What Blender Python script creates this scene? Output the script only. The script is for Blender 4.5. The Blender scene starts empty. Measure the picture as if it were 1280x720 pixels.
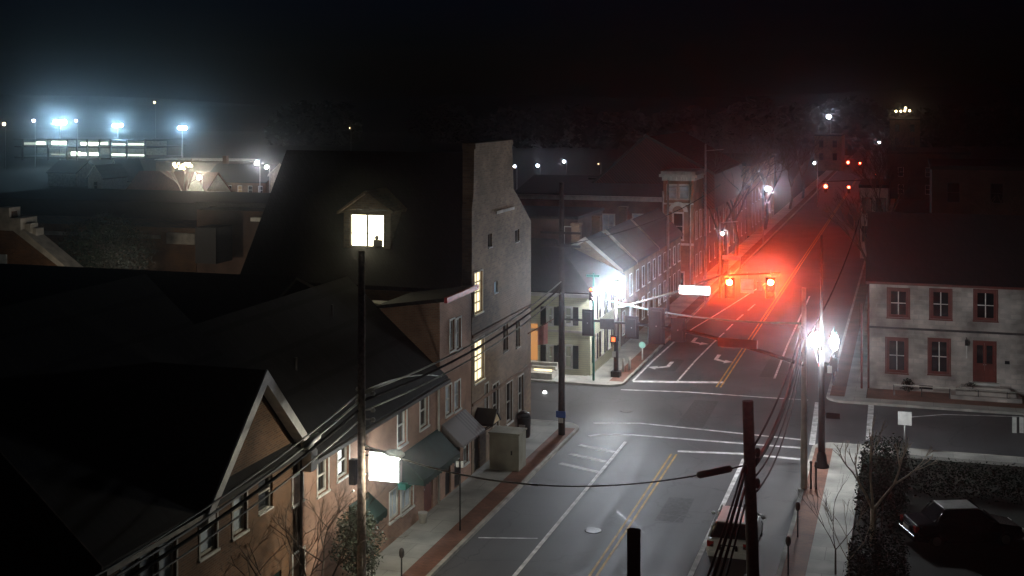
import bpy, bmesh, math, random
from mathutils import Vector, Matrix

random.seed(7)
scene = bpy.context.scene
COL = scene.collection
R = math.radians

# ------------------------------------------------------------------ camera geometry
# World axes follow the main street: y runs up the street, x across it (x = 0 is the yellow centre line).
CAM = Vector((11.41, 0.0, 18.0))
TH = math.atan(497 / 1600)
FW = Vector((-math.sin(TH), math.cos(TH), 0)); RT = Vector((math.cos(TH), math.sin(TH), 0)); UP = Vector((0, 0, 1))
def ray(px, py): return FW + RT * ((px - 640) / 1600) + UP * ((124 - py) / 1600)
def on_z(px, py, z=0.0):
    r = ray(px, py); return CAM + r * ((z - CAM.z) / r.z)
def on_x(px, py, x):
    r = ray(px, py); return CAM + r * ((x - CAM.x) / r.x)
def on_y(px, py, y):
    r = ray(px, py); return CAM + r * ((y - CAM.y) / r.y)
def at(px, py, d): return CAM + ray(px, py) * d
def rect_x(pl, pr, yt, yb, x):
    c = (pl + pr) / 2
    return on_x(pl, yt, x).y, on_x(pr, yt, x).y, on_x(c, yb, x).z, on_x(c, yt, x).z
def rect_y(pl, pr, yt, yb, y):
    c = (pl + pr) / 2
    return on_y(pl, yt, y).x, on_y(pr, yt, y).x, on_y(c, yb, y).z, on_y(c, yt, y).z

cam_d = bpy.data.cameras.new('camera'); cam = bpy.data.objects.new('camera', cam_d); COL.objects.link(cam)
cam.location = CAM; cam.rotation_euler = (R(90), 0, TH)
cam_d.sensor_width = 36; cam_d.lens = 45; cam_d.shift_y = -236 / 1280
cam_d.clip_start = 0.5; cam_d.clip_end = 5000
scene.camera = cam

# ------------------------------------------------------------------ materials
def newmat(name):
    m = bpy.data.materials.new(name); m.use_nodes = True
    nt = m.node_tree; b = nt.nodes['Principled BSDF']
    return m, nt, b
def simple(name, col, rough=0.6, metal=0.0, spec=0.5, vary=0.25, scale=3.0, bump=0.0):
    m, nt, b = newmat(name)
    tc = nt.nodes.new('ShaderNodeTexCoord'); n = nt.nodes.new('ShaderNodeTexNoise')
    n.inputs['Scale'].default_value = scale; n.inputs['Detail'].default_value = 5
    nt.links.new(tc.outputs['Object'], n.inputs['Vector'])
    r = nt.nodes.new('ShaderNodeValToRGB')
    c0 = [max(0, c * (1 - vary)) for c in col]; c1 = [min(1, c * (1 + vary)) for c in col]
    r.color_ramp.elements[0].position = 0.3; r.color_ramp.elements[1].position = 0.7
    r.color_ramp.elements[0].color = (*c0, 1); r.color_ramp.elements[1].color = (*c1, 1)
    nt.links.new(n.outputs['Fac'], r.inputs['Fac']); nt.links.new(r.outputs['Color'], b.inputs['Base Color'])
    b.inputs['Roughness'].default_value = rough; b.inputs['Metallic'].default_value = metal
    b.inputs['Specular IOR Level'].default_value = spec
    if bump:
        bp = nt.nodes.new('ShaderNodeBump'); bp.inputs['Strength'].default_value = bump
        nt.links.new(n.outputs['Fac'], bp.inputs['Height']); nt.links.new(bp.outputs['Normal'], b.inputs['Normal'])
    return m
def emit(name, col, strength):
    m, nt, b = newmat(name)
    b.inputs['Base Color'].default_value = (0.02, 0.02, 0.02, 1)
    b.inputs['Emission Color'].default_value = (*col, 1); b.inputs['Emission Strength'].default_value = strength
    return m
def wall_uv(nt, su=1.0, sv=1.0):
    """vector (x + y, z, 0): works for walls that run along either axis"""
    tc = nt.nodes.new('ShaderNodeTexCoord'); s = nt.nodes.new('ShaderNodeSeparateXYZ')
    nt.links.new(tc.outputs['Object'], s.inputs[0])
    a = nt.nodes.new('ShaderNodeMath'); a.operation = 'ADD'
    nt.links.new(s.outputs['X'], a.inputs[0]); nt.links.new(s.outputs['Y'], a.inputs[1])
    c = nt.nodes.new('ShaderNodeCombineXYZ')
    nt.links.new(a.outputs[0], c.inputs['X']); nt.links.new(s.outputs['Z'], c.inputs['Y'])
    return c.outputs[0], tc
def brick(name, c1, c2, mortar, bw=0.22, bh=0.075, mort=0.01, rough=0.85, grime=0.35, flat=False):
    m, nt, b = newmat(name)
    if flat:
        tc = nt.nodes.new('ShaderNodeTexCoord'); vec = tc.outputs['Object']
    else:
        vec, tc = wall_uv(nt)
    t = nt.nodes.new('ShaderNodeTexBrick')
    t.inputs['Scale'].default_value = 1.0; t.inputs['Brick Width'].default_value = bw; t.inputs['Row Height'].default_value = bh
    t.inputs['Mortar Size'].default_value = mort; t.inputs['Color1'].default_value = (*c1, 1)
    t.inputs['Color2'].default_value = (*c2, 1); t.inputs['Mortar'].default_value = (*mortar, 1)
    nt.links.new(vec, t.inputs['Vector'])
    n = nt.nodes.new('ShaderNodeTexNoise'); n.inputs['Scale'].default_value = 0.7; n.inputs['Detail'].default_value = 7
    nt.links.new(tc.outputs['Object'], n.inputs['Vector'])
    mr = nt.nodes.new('ShaderNodeMapRange'); mr.inputs['From Min'].default_value = 0.3; mr.inputs['From Max'].default_value = 0.7
    mr.inputs['To Min'].default_value = 1 - grime; mr.inputs['To Max'].default_value = 1 + grime
    nt.links.new(n.outputs['Fac'], mr.inputs['Value'])
    mx = nt.nodes.new('ShaderNodeMix'); mx.data_type = 'RGBA'; mx.blend_type = 'MULTIPLY'; mx.inputs['Factor'].default_value = 1
    nt.links.new(t.outputs['Color'], mx.inputs[6]); nt.links.new(mr.outputs[0], mx.inputs[7])
    nt.links.new(mx.outputs[2], b.inputs['Base Color'])
    bp = nt.nodes.new('ShaderNodeBump'); bp.inputs['Strength'].default_value = 0.4; bp.inputs['Distance'].default_value = 0.02
    bp.invert = True
    nt.links.new(t.outputs['Fac'], bp.inputs['Height']); nt.links.new(bp.outputs['Normal'], b.inputs['Normal'])
    b.inputs['Roughness'].default_value = rough
    return m
def asphalt():
    m, nt, b = newmat('asphalt')
    tc = nt.nodes.new('ShaderNodeTexCoord')
    n1 = nt.nodes.new('ShaderNodeTexNoise'); n1.inputs['Scale'].default_value = 0.25; n1.inputs['Detail'].default_value = 6
    n2 = nt.nodes.new('ShaderNodeTexNoise'); n2.inputs['Scale'].default_value = 30; n2.inputs['Detail'].default_value = 3
    mp = nt.nodes.new('ShaderNodeMapping'); mp.inputs['Scale'].default_value = (1.6, 0.05, 1)
    n3 = nt.nodes.new('ShaderNodeTexNoise'); n3.inputs['Scale'].default_value = 1.0; n3.inputs['Detail'].default_value = 3
    nt.links.new(tc.outputs['Object'], mp.inputs['Vector']); nt.links.new(mp.outputs[0], n3.inputs['Vector'])
    for n in (n1, n2): nt.links.new(tc.outputs['Object'], n.inputs['Vector'])
    v = nt.nodes.new('ShaderNodeTexVoronoi'); v.feature = 'DISTANCE_TO_EDGE'; v.inputs['Scale'].default_value = 0.22
    nw = nt.nodes.new('ShaderNodeTexNoise'); nw.inputs['Scale'].default_value = 1.2; nw.inputs['Detail'].default_value = 4
    nt.links.new(tc.outputs['Object'], nw.inputs['Vector'])
    vm = nt.nodes.new('ShaderNodeVectorMath'); vm.operation = 'ADD'
    nt.links.new(tc.outputs['Object'], vm.inputs[0]); nt.links.new(nw.outputs['Color'], vm.inputs[1])
    nt.links.new(vm.outputs[0], v.inputs['Vector'])
    cr = nt.nodes.new('ShaderNodeMapRange'); cr.inputs['From Min'].default_value = 0; cr.inputs['From Max'].default_value = 0.012
    cr.inputs['To Min'].default_value = 0.62; cr.inputs['To Max'].default_value = 1
    nt.links.new(v.outputs['Distance'], cr.inputs['Value'])
    def rng(src, a, c):
        q = nt.nodes.new('ShaderNodeMapRange'); q.inputs['From Min'].default_value = 0.3; q.inputs['From Max'].default_value = 0.7
        q.inputs['To Min'].default_value = a; q.inputs['To Max'].default_value = c
        nt.links.new(src, q.inputs['Value']); return q.outputs[0]
    def mul(a, c):
        q = nt.nodes.new('ShaderNodeMath'); q.operation = 'MULTIPLY'
        nt.links.new(a, q.inputs[0]); nt.links.new(c, q.inputs[1]); return q.outputs[0]
    f = mul(mul(mul(rng(n1.outputs['Fac'], .75, 1.25), rng(n2.outputs['Fac'], .8, 1.2)), rng(n3.outputs['Fac'], .72, 1.25)), cr.outputs[0])
    col = nt.nodes.new('ShaderNodeMix'); col.data_type = 'RGBA'; col.blend_type = 'MULTIPLY'; col.inputs['Factor'].default_value = 1
    col.inputs[6].default_value = (0.082, 0.083, 0.086, 1); nt.links.new(f, col.inputs[7])
    nt.links.new(col.outputs[2], b.inputs['Base Color'])
    nt.links.new(rng(n3.outputs['Fac'], 0.54, 0.68), b.inputs['Roughness'])
    bp = nt.nodes.new('ShaderNodeBump'); bp.inputs['Strength'].default_value = 0.15; bp.inputs['Distance'].default_value = 0.02
    nt.links.new(n2.outputs['Fac'], bp.inputs['Height']); nt.links.new(bp.outputs['Normal'], b.inputs['Normal'])
    return m
def roof_mat(name, col, rough=0.8):
    m, nt, b = newmat(name)
    tc = nt.nodes.new('ShaderNodeTexCoord')
    t = nt.nodes.new('ShaderNodeTexBrick'); t.inputs['Scale'].default_value = 1; t.inputs['Brick Width'].default_value = 0.3
    t.inputs['Row Height'].default_value = 0.16; t.inputs['Mortar Size'].default_value = 0.012
    t.inputs['Color1'].default_value = (*col, 1); t.inputs['Color2'].default_value = (*[c * 0.65 for c in col], 1)
    t.inputs['Mortar'].default_value = (*[c * 0.35 for c in col], 1)
    s = nt.nodes.new('ShaderNodeSeparateXYZ'); c = nt.nodes.new('ShaderNodeCombineXYZ')
    a = nt.nodes.new('ShaderNodeMath'); a.operation = 'ADD'
    nt.links.new(tc.outputs['Object'], s.inputs[0]); nt.links.new(s.outputs['Y'], c.inputs['X'])
    nt.links.new(s.outputs['Z'], a.inputs[0]); nt.links.new(s.outputs['X'], a.inputs[1]); nt.links.new(a.outputs[0], c.inputs['Y'])
    nt.links.new(c.outputs[0], t.inputs['Vector']); nt.links.new(t.outputs['Color'], b.inputs['Base Color'])
    b.inputs['Roughness'].default_value = rough
    return m
def awning_mat(name, ca, cb, step):
    m, nt, b = newmat(name)
    tc = nt.nodes.new('ShaderNodeTexCoord'); s = nt.nodes.new('ShaderNodeSeparateXYZ'); nt.links.new(tc.outputs['Object'], s.inputs[0])
    mm = nt.nodes.new('ShaderNodeMath'); mm.operation = 'MODULO'; mm.inputs[1].default_value = step
    nt.links.new(s.outputs['Y'], mm.inputs[0])
    g = nt.nodes.new('ShaderNodeMath'); g.operation = 'GREATER_THAN'; g.inputs[1].default_value = step / 2; nt.links.new(mm.outputs[0], g.inputs[0])
    mx = nt.nodes.new('ShaderNodeMix'); mx.data_type = 'RGBA'; mx.inputs[6].default_value = (*ca, 1); mx.inputs[7].default_value = (*cb, 1)
    nt.links.new(g.outputs[0], mx.inputs['Factor']); nt.links.new(mx.outputs[2], b.inputs['Base Color']); b.inputs['Roughness'].default_value = 0.8
    return m

M = dict(
    asphalt=asphalt(),
    soil=simple('dark_soil', (0.009, 0.011, 0.007), 0.95, vary=0.5, scale=0.8),
    concrete=brick('paving_slabs', (0.42, 0.42, 0.38), (0.37, 0.37, 0.34), (0.26, 0.26, 0.23), 1.5, 1.5, 0.014, 0.8, 0.3, flat=True),
    kerb=simple('kerb_stone', (0.42, 0.41, 0.37), 0.8, vary=0.35, scale=1.6),
    brickpave=brick('brick_paving', (0.26, 0.11, 0.07), (0.18, 0.08, 0.055), (0.14, 0.11, 0.09), 0.2, 0.1, 0.008, 0.8, 0.35, flat=True),
    whitepaint=simple('road_paint_white', (0.75, 0.75, 0.72), 0.6, vary=0.45, scale=2.2),
    yellowpaint=simple('road_paint_yellow', (0.55, 0.32, 0.05), 0.6, vary=0.4, scale=2.2),
    brick_tan=brick('brick_orange', (0.19, 0.08, 0.032), (0.10, 0.042, 0.018), (0.17, 0.12, 0.075), mort=.014),
    brick_pink=brick('brick_rose', (0.36, 0.185, 0.12), (0.28, 0.14, 0.09), (0.30, 0.25, 0.2)),
    brick_red=brick('brick_red', (0.24, 0.09, 0.06), (0.17, 0.065, 0.045), (0.2, 0.17, 0.15)),
    brick_grey=brick('brick_weathered', (0.25, 0.17, 0.105), (0.16, 0.105, 0.07), (0.2, 0.17, 0.13), 0.3, 0.11, grime=0.3),
    brick_dark=brick('brick_dark', (0.10, 0.05, 0.035), (0.07, 0.04, 0.03), (0.08, 0.07, 0.06)),
    stone=brick('whitewashed_stone', (0.50, 0.45, 0.41), (0.34, 0.31, 0.28), (0.40, 0.37, 0.34), 0.62, 0.30, 0.035, 0.9, 0.5),
    cream=brick('cream_clapboard', (0.66, 0.67, 0.48), (0.63, 0.64, 0.46), (0.34, 0.35, 0.28), 8, 0.14, 0.008, 0.7, 0.12),
    white=simple('white_painted_wood', (0.66, 0.66, 0.62), 0.55, vary=0.18, scale=3),
    dirtywhite=simple('weathered_white_paint', (0.48, 0.46, 0.41), 0.7, vary=0.3, scale=2),
    redwood=simple('red_brown_paint', (0.15, 0.032, 0.022), 0.55, vary=0.25),
    black=simple('black_metal', (0.012, 0.012, 0.013), 0.45, 0.3, vary=0.4),
    darkgreen=simple('dark_green_canvas', (0.006, 0.026, 0.02), 0.85, vary=0.3, scale=2),
    teal=simple('teal_paint', (0.06, 0.28, 0.22), 0.5),
    awngrey=awning_mat('striped_metal_awning', (0.19, 0.17, 0.165), (0.13, 0.115, 0.115), 0.3),
    roof=roof_mat('dark_shingles', (0.022, 0.022, 0.024)),
    roofred=roof_mat('red_shingles', (0.18, 0.05, 0.04)),
    roofgrey=roof_mat('grey_slate', (0.045, 0.048, 0.055), 0.8),
    wood=simple('creosoted_pole_wood', (0.19, 0.15, 0.12), 0.85, vary=0.45, scale=7, bump=0.3),
    woodblack=simple('tarred_pole_wood', (0.035, 0.028, 0.024), 0.8, vary=0.45, scale=7, bump=0.3),
    steel=simple('galvanised_steel', (0.42, 0.42, 0.40), 0.45, 0.6, vary=0.2),
    armgrey=simple('weathered_grey_steel', (0.13, 0.125, 0.12), 0.7, 0.1),
    steeldark=simple('dark_painted_steel', (0.05, 0.045, 0.045), 0.5, 0.3, vary=0.3),
    cable=simple('black_cable', (0.008, 0.008, 0.008), 0.85, spec=.15, vary=0.2),
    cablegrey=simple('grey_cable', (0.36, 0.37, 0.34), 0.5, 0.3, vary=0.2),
    glass=simple('dark_window_glass', (0.012, 0.014, 0.016), 0.06, 0, 0.8, vary=0.3),
    blind=simple('pale_window_blind', (0.5, 0.58, 0.64), 0.35, vary=0.35, scale=1.4),
    shutter=simple('black_shutter', (0.013, 0.018, 0.018), 0.5),
    leaf=simple('evergreen_leaf', (0.009, 0.017, 0.010), 0.9, spec=.1, vary=0.6, scale=2),
    leafpale=simple('grey_green_leaf', (0.045, 0.055, 0.038), 0.6, vary=0.6, scale=2),
    bark=simple('pale_bark', (0.42, 0.37, 0.29), 0.8, vary=0.35, scale=8),
    barkdark=simple('grey_bark', (0.10, 0.075, 0.06), 0.85, vary=0.35, scale=8),
    silver=simple('silver_car_paint', (0.62, 0.64, 0.64), 0.5, 0.2, vary=0.05),
    carblack=simple('dark_car_paint', (0.015, 0.016, 0.02), 0.2, 0.3, vary=0.1),
    tyre=simple('tyre_rubber', (0.015, 0.015, 0.015), 0.8),
    utility=simple('beige_utility_steel', (0.30, 0.29, 0.23), 0.6, vary=0.2, scale=1.5),
    bluesign=simple('blue_sign', (0.04, 0.10, 0.35), 0.4),
    redlens=simple('red_plastic', (0.30, 0.02, 0.015), 0.25),
    pinkflag=simple('pink_flag_cloth', (0.6, 0.28, 0.25), 0.8),
    hill=simple('wooded_hill', (0.010, 0.014, 0.012), 1.0, vary=0.5, scale=0.02),
    e_lamp2x=emit('distant_street_lamp_globe', (0.8, 0.88, 1.0), 14),
    e_glare=emit('added_glare_lens_white', (0.80, 0.88, 1.0), 6500),
    e_glare1=emit('added_glare_lens_soft', (0.80, 0.88, 1.0), 1700),
    e_glare2=emit('distant_floodlight_lens', (0.45, 0.78, 1.0), 480),
    e_lamp3=emit('warm_lamp_globe', (1.0, 0.84, 0.64), 1500),
    e_lamp=emit('lamp_globe_cold', (0.95, 0.95, 0.96), 430),
    e_lamp2=emit('lantern_cold', (0.82, 0.90, 1.0), 260),
    e_cobra=emit('street_light_lens', (1.0, 0.91, 0.72), 1900),
    e_sign=emit('backlit_sign_panel', (0.95, 1.0, 0.96), 14),
    e_street=emit('backlit_street_sign', (0.95, 0.90, 1.0), 12),
    e_red=emit('red_signal_lens', (1.0, 0.055, 0.007), 21000),
    e_redfar=emit('far_red_signal_lens', (1.0, 0.035, 0.015), 120),
    e_amber=emit('amber_lens', (1.0, 0.12, 0.03), 8),
    e_warm=emit('lit_room_warm', (1.0, 0.84, 0.52), 1.9),
    e_room=emit('lit_dormer_room', (1.0, 0.90, 0.60), 9),
    e_blue=emit('blue_screen_glow', (0.35, 0.6, 0.9), 0.5),
    e_orange=emit('orange_lit_door', (1.0, 0.45, 0.15), 0.55),
    e_dim=emit('dim_lit_room', (0.8, 0.85, 0.65), 0.12),
    e_dimwarm=emit('dim_warm_room', (1.0, 0.62, 0.22), 0.25),
    e_flood=emit('floodlight_face', (0.45, 0.80, 1.0), 260),
    e_deck=emit('car_park_strip_lamp', (0.85, 0.95, 0.75), 10),
    e_farlamp=emit('distant_lamp_globe', (0.75, 0.82, 1.0), 70),
    e_farwarm=emit('distant_warm_globe', (1.0, 0.75, 0.4), 14),
    e_hand=emit('orange_hand_lamp', (1.0, 0.12, 0.03), 4),
    e_head=emit('headlight_lens', (0.8, 0.9, 1.0), 120),
    e_bulb=emit('warm_string_bulb', (1.0, 0.8, 0.45), 22),
)

# ------------------------------------------------------------------ object helpers
def tag(o, label=None, cat=None, group=None, kind=None):
    if label: o['label'] = label
    if cat: o['category'] = cat
    if group: o['group'] = group
    if kind: o['kind'] = kind
    return o
def wloc(o):
    v = Vector((0, 0, 0))
    while o: v += Vector(o.location); o = o.parent
    return v
def thing(name, loc, label, cat, group=None):
    o = bpy.data.objects.new(name, None); o.location = loc; o.empty_display_size = 0.3; COL.objects.link(o)
    return tag(o, label, cat, group)
class MB:
    """collects shapes in world coordinates; build() links them as ONE mesh object with its origin at its parent's"""
    def __init__(s): s.bm = bmesh.new()
    def poly(s, pts):
        return s.bm.faces.new([s.bm.verts.new(p) for p in pts])
    def box(s, x0, x1, y0, y1, z0, z1):
        v = [s.bm.verts.new((x, y, z)) for z in (z0, z1) for y in (y0, y1) for x in (x0, x1)]
        for f in ((0, 2, 3, 1), (4, 5, 7, 6), (0, 1, 5, 4), (2, 6, 7, 3), (0, 4, 6, 2), (1, 3, 7, 5)): s.bm.faces.new([v[i] for i in f])
        return s
    def prism(s, pts, ex):
        ex = Vector(ex); a = [s.bm.verts.new(p) for p in pts]; b = [s.bm.verts.new(Vector(p) + ex) for p in pts]
        s.bm.faces.new(a[::-1]); s.bm.faces.new(b)
        n = len(a)
        for i in range(n): s.bm.faces.new([a[i], a[(i + 1) % n], b[(i + 1) % n], b[i]])
        return s
    def tube(s, pts, radii, n=8, cap=True):
        pts = [Vector(p) for p in pts]
        if not isinstance(radii, (list, tuple)): radii = [radii] * len(pts)
        rings = []; ref = None
        for i, p in enumerate(pts):
            d = (pts[min(i + 1, len(pts) - 1)] - pts[max(i - 1, 0)]).normalized()
            if ref is None: ref = Vector((1, 0, 0)) if abs(d.x) < 0.8 else Vector((0, 1, 0))
            u = (ref - d * ref.dot(d)).normalized(); w = d.cross(u); ref = u
            rings.append([s.bm.verts.new(p + (u * math.cos(2 * math.pi * k / n) + w * math.sin(2 * math.pi * k / n)) * radii[i]) for k in range(n)])
        for a, b in zip(rings, rings[1:]):
            for k in range(n):
                f = s.bm.faces.new([a[k], a[(k + 1) % n], b[(k + 1) % n], b[k]]); f.smooth = n > 5
        if cap: s.bm.faces.new(rings[0][::-1]); s.bm.faces.new(rings[-1])
        return s
    def lathe(s, c, prof, n=16, axis='z'):
        c = Vector(c); rings = []
        for r, h in prof:
            ring = []
            for k in range(n):
                a = 2 * math.pi * k / n
                if axis == 'z': p = Vector((math.cos(a) * r, math.sin(a) * r, h))
                elif axis == 'x': p = Vector((h, math.cos(a) * r, math.sin(a) * r))
                else: p = Vector((math.cos(a) * r, h, math.sin(a) * r))
                ring.append(s.bm.verts.new(c + p))
            rings.append(ring)
        for a, b in zip(rings, rings[1:]):
            for k in range(n):
                f = s.bm.faces.new([a[k], a[(k + 1) % n], b[(k + 1) % n], b[k]]); f.smooth = True
        s.bm.faces.new(rings[0][::-1]); s.bm.faces.new(rings[-1])
        return s
    def ball(s, c, r, n=12, sz=1.0):
        return s.lathe(c, [(max(1e-3, r * math.sin(math.pi * i / 8)), -r * sz * math.cos(math.pi * i / 8)) for i in range(9)], n)
    def build(s, name, mat, parent=None, loc=None, bevel=0.0, label=None, cat=None, group=None, kind=None):
        org = wloc(parent) if parent else Vector(loc or (0, 0, 0))
        bmesh.ops.translate(s.bm, verts=s.bm.verts, vec=-org)
        bmesh.ops.recalc_face_normals(s.bm, faces=s.bm.faces)
        me = bpy.data.meshes.new(name); s.bm.to_mesh(me); s.bm.free(); me.materials.append(mat)
        o = bpy.data.objects.new(name, me); COL.objects.link(o)
        if parent: o.parent = parent
        else: o.location = org
        if bevel:
            bv = o.modifiers.new('bevel', 'BEVEL'); bv.width = bevel; bv.segments = 2
        return tag(o, label, cat, group, kind)
def copy_tree(o, loc=None, rz=None, label=None, group=None, parent=None):
    c = o.copy(); COL.objects.link(c); c.parent = parent
    if loc is not None: c.location = loc
    if rz is not None: c.rotation_euler = (0, 0, rz)
    if label: c['label'] = label
    if group: c['group'] = group
    for ch in list(o.children): copy_tree(ch, parent=c)
    return c
def holed_wall(mb, axis, c, a0, a1, z0, z1, holes, out, depth=0.14):
    """wall face on plane axis=c from a0..a1, z0..z1 with openings (b0,b1,w0,w1) and their reveals"""
    As = sorted({a0, a1, *[h[0] for h in holes], *[h[1] for h in holes]}); Zs = sorted({z0, z1, *[h[2] for h in holes], *[h[3] for h in holes]})
    P = (lambda d, a, z: (c - out * d, a, z)) if axis == 'x' else (lambda d, a, z: (a, c - out * d, z))
    for i in range(len(As) - 1):
        for j in range(len(Zs) - 1):
            am, zm = (As[i] + As[i + 1]) / 2, (Zs[j] + Zs[j + 1]) / 2
            if any(h[0] < am < h[1] and h[2] < zm < h[3] for h in holes): continue
            mb.poly([P(0, As[i], Zs[j]), P(0, As[i + 1], Zs[j]), P(0, As[i + 1], Zs[j + 1]), P(0, As[i], Zs[j + 1])])
    for b0, b1, w0, w1 in holes:
        for p, q in (((b0, w0), (b1, w0)), ((b1, w0), (b1, w1)), ((b1, w1), (b0, w1)), ((b0, w1), (b0, w0))):
            mb.poly([P(0, *p), P(0, *q), P(depth + .12, *q), P(depth + .12, *p)])
def window(parent, axis, c, h, out, frame='white', pane='glass', sill='white', mull=1, rails=1, fw=0.08, depth=0.14, lintel=None, label=None, plab=None, shut=None):
    """window (casing + bars) > pane, sill, shutters, set back in its opening"""
    b0, b1, w0, w1 = h
    def bx(mb, d0, d1, a0, a1, z0, z1):
        lo, hi = sorted((c - out * d0, c - out * d1))
        if axis == 'x': mb.box(lo, hi, a0, a1, z0, z1)
        else: mb.box(a0, a1, lo, hi, z0, z1)
    e = 0.003; f = MB(); d0, d1 = depth - .06, depth
    bx(f, d0, d1, b0 + e, b0 + fw, w0 + e, w1 - e); bx(f, d0, d1, b1 - fw, b1 - e, w0 + e, w1 - e)
    bx(f, d0, d1, b0 + fw + e, b1 - fw - e, w0 + e, w0 + fw); bx(f, d0, d1, b0 + fw + e, b1 - fw - e, w1 - fw, w1 - e)
    for k in range(1, rails + 1):
        z = w0 + (w1 - w0) * k / (rails + 1); bx(f, d0 + .004, d1 - .004, b0 + fw + e, b1 - fw - e, z - .028, z + .028)
    for k in range(1, mull + 1):
        a = b0 + (b1 - b0) * k / (mull + 1); bx(f, d0 + .012, d1 - .01, a - .018, a + .018, w0 + fw + e, w1 - fw - e)
    # outer casing, proud of the wall
    if lintel is not False:
        cw = 0.075
        bx(f, -.025, -.002, b0 - cw, b0 - e, w0, w1 + cw); bx(f, -.025, -.002, b1 + e, b1 + cw, w0, w1 + cw)
        bx(f, -.027, -.002, b0 - e, b1 + e, w1 + e, w1 + cw)
    wn = f.build('window', M[frame], parent, label=label)
    p = MB(); bx(p, depth + .002, depth + .012, b0 + e, b1 - e, w0 + e, w1 - e); p.build('pane', M[pane], wn, label=plab)
    q = MB(); bx(q, -.07, depth - .062, b0 - (.1 if lintel is not False else -.004), b1 + (.1 if lintel is not False else -.004), w0 - .08, w0 - .004) if lintel is not False else bx(q, -.05, depth - .07, b0 + e, b1 - e, w0 + .002, w0 + .05)
    q.build('sill', M[sill], wn)
    if shut:
        for sa, sb in ((b0 - .10 - shut, b0 - .10), (b1 + .10, b1 + .10 + shut)):
            s_ = MB(); bx(s_, -.05, -.004, sa, sb, w0 - .02, w1 + .03)
            for k in range(8):
                z = w0 + (w1 - w0) * (k + .5) / 8; bx(s_, -.062, -.05, sa + .05, sb - .05, z - .03, z + .03)
            s_.build('shutter', M['shutter'], wn)
    return wn

def leaf_cloud(mb, blobs, n, size, rnd):
    tot = sum(b[1] ** 2 for b in blobs)
    for c, r, sq in blobs:
        for _ in range(int(n * r * r / tot)):
            while True:
                v = Vector((rnd.uniform(-1, 1), rnd.uniform(-1, 1), rnd.uniform(-1, 1)))
                if 0.05 < v.length < 1: break
            v = v.normalized() * (v.length ** 0.45) * r * rnd.uniform(.82, 1.12); v.z *= sq
            p = Vector(c) + v; s = size * rnd.uniform(.6, 1.5)
            a = Vector((rnd.gauss(0, 1), rnd.gauss(0, 1), rnd.gauss(0, .6))).normalized(); b = a.orthogonal().normalized()
            b = (b * math.cos(1) + a.cross(b) * math.sin(rnd.uniform(0, 6)))
            mb.poly([p - a * s, p + b * s * .45, p + a * s, p - b * s * .45])
def branches(mb, p, d, L, r, depth, rnd, spread=0.55, up=0.15):
    q = p + d * L * .5 + Vector((rnd.uniform(-.06, .06), rnd.uniform(-.06, .06), 0)) * L; e = p + d * L
    mb.tube([p, q, e], [r, r * .82, r * .62], 5 if r < .05 else 7, cap=False)
    if depth == 0: return
    for k in range(rnd.choice((2, 3)) if depth > 1 else 3):
        nd = (d + Vector((rnd.gauss(0, spread), rnd.gauss(0, spread), rnd.gauss(0, spread * .6) + up))).normalized()
        branches(mb, e if k else q.lerp(e, .8), nd, L * rnd.uniform(.58, .82), r * .6, depth - 1, rnd, spread, up)
def bare_tree(base, h, r, label, seed, group=None, mat='barkdark', depth=5, name='bare_tree', fork=.3, spread=.42, cat='tree'):
    rnd = random.Random(seed); b = Vector(base); t = thing(name, b, label, cat, group)
    top = b + Vector((rnd.uniform(-.1, .1), rnd.uniform(-.1, .1), 1)) * h * fork
    MB().tube([b - Vector((0, 0, .1)), b.lerp(top, .5) + Vector((.02, 0, 0)) * h, top], [r * 1.25, r, r * .85], 9).build('trunk', M[mat], t)
    m = MB()
    for k in range(3 if depth > 3 else 3):
        a = k * 2.1 + rnd.uniform(-.4, .4)
        branches(m, top - Vector((0, 0, .05)), Vector((math.cos(a) * .45, math.sin(a) * .45, 1)).normalized(), h * .26, r * .62, depth - 1, rnd, spread)
    m.build('crown', M[mat], t)
    return t
def leafy_tree(base, h, w, label, seed, n=5000, size=.09, mat='leaf', name='evergreen_tree', group=None, cat='tree', tr=.12, conical=False, low=.25):
    rnd = random.Random(seed); b = Vector(base); t = thing(name, b, label, cat, group)
    m = MB(); m.tube([b - Vector((0, 0, .1)), b + Vector((.05, 0, h * .4)), b + Vector((0, .05, h * .85))], [tr * 1.2, tr, tr * .3], 8)
    blobs = []
    for k in range(16):
        f = k / 15; z = b.z + h * (low + (1 - low) * .92 * f)
        rr = w * .5 * ((1 - f) * .9 + .12 if conical else math.sin(math.pi * (.18 + .78 * f)) ** .6)
        a = k * 2.4; rb = rr * rnd.uniform(.45, .7)
        c = Vector((b.x + math.cos(a) * (rr - rb), b.y + math.sin(a) * (rr - rb), z))
        blobs.append((c, rb, .8))
        m.tube([Vector((b.x, b.y, z - h * .12)), c], [tr * .4, tr * .12], 5, cap=False)
    m.build('trunk', M['barkdark'], t)
    c = MB(); leaf_cloud(c, blobs, n, size, rnd); c.build('crown', M[mat], t)
    return t

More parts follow.
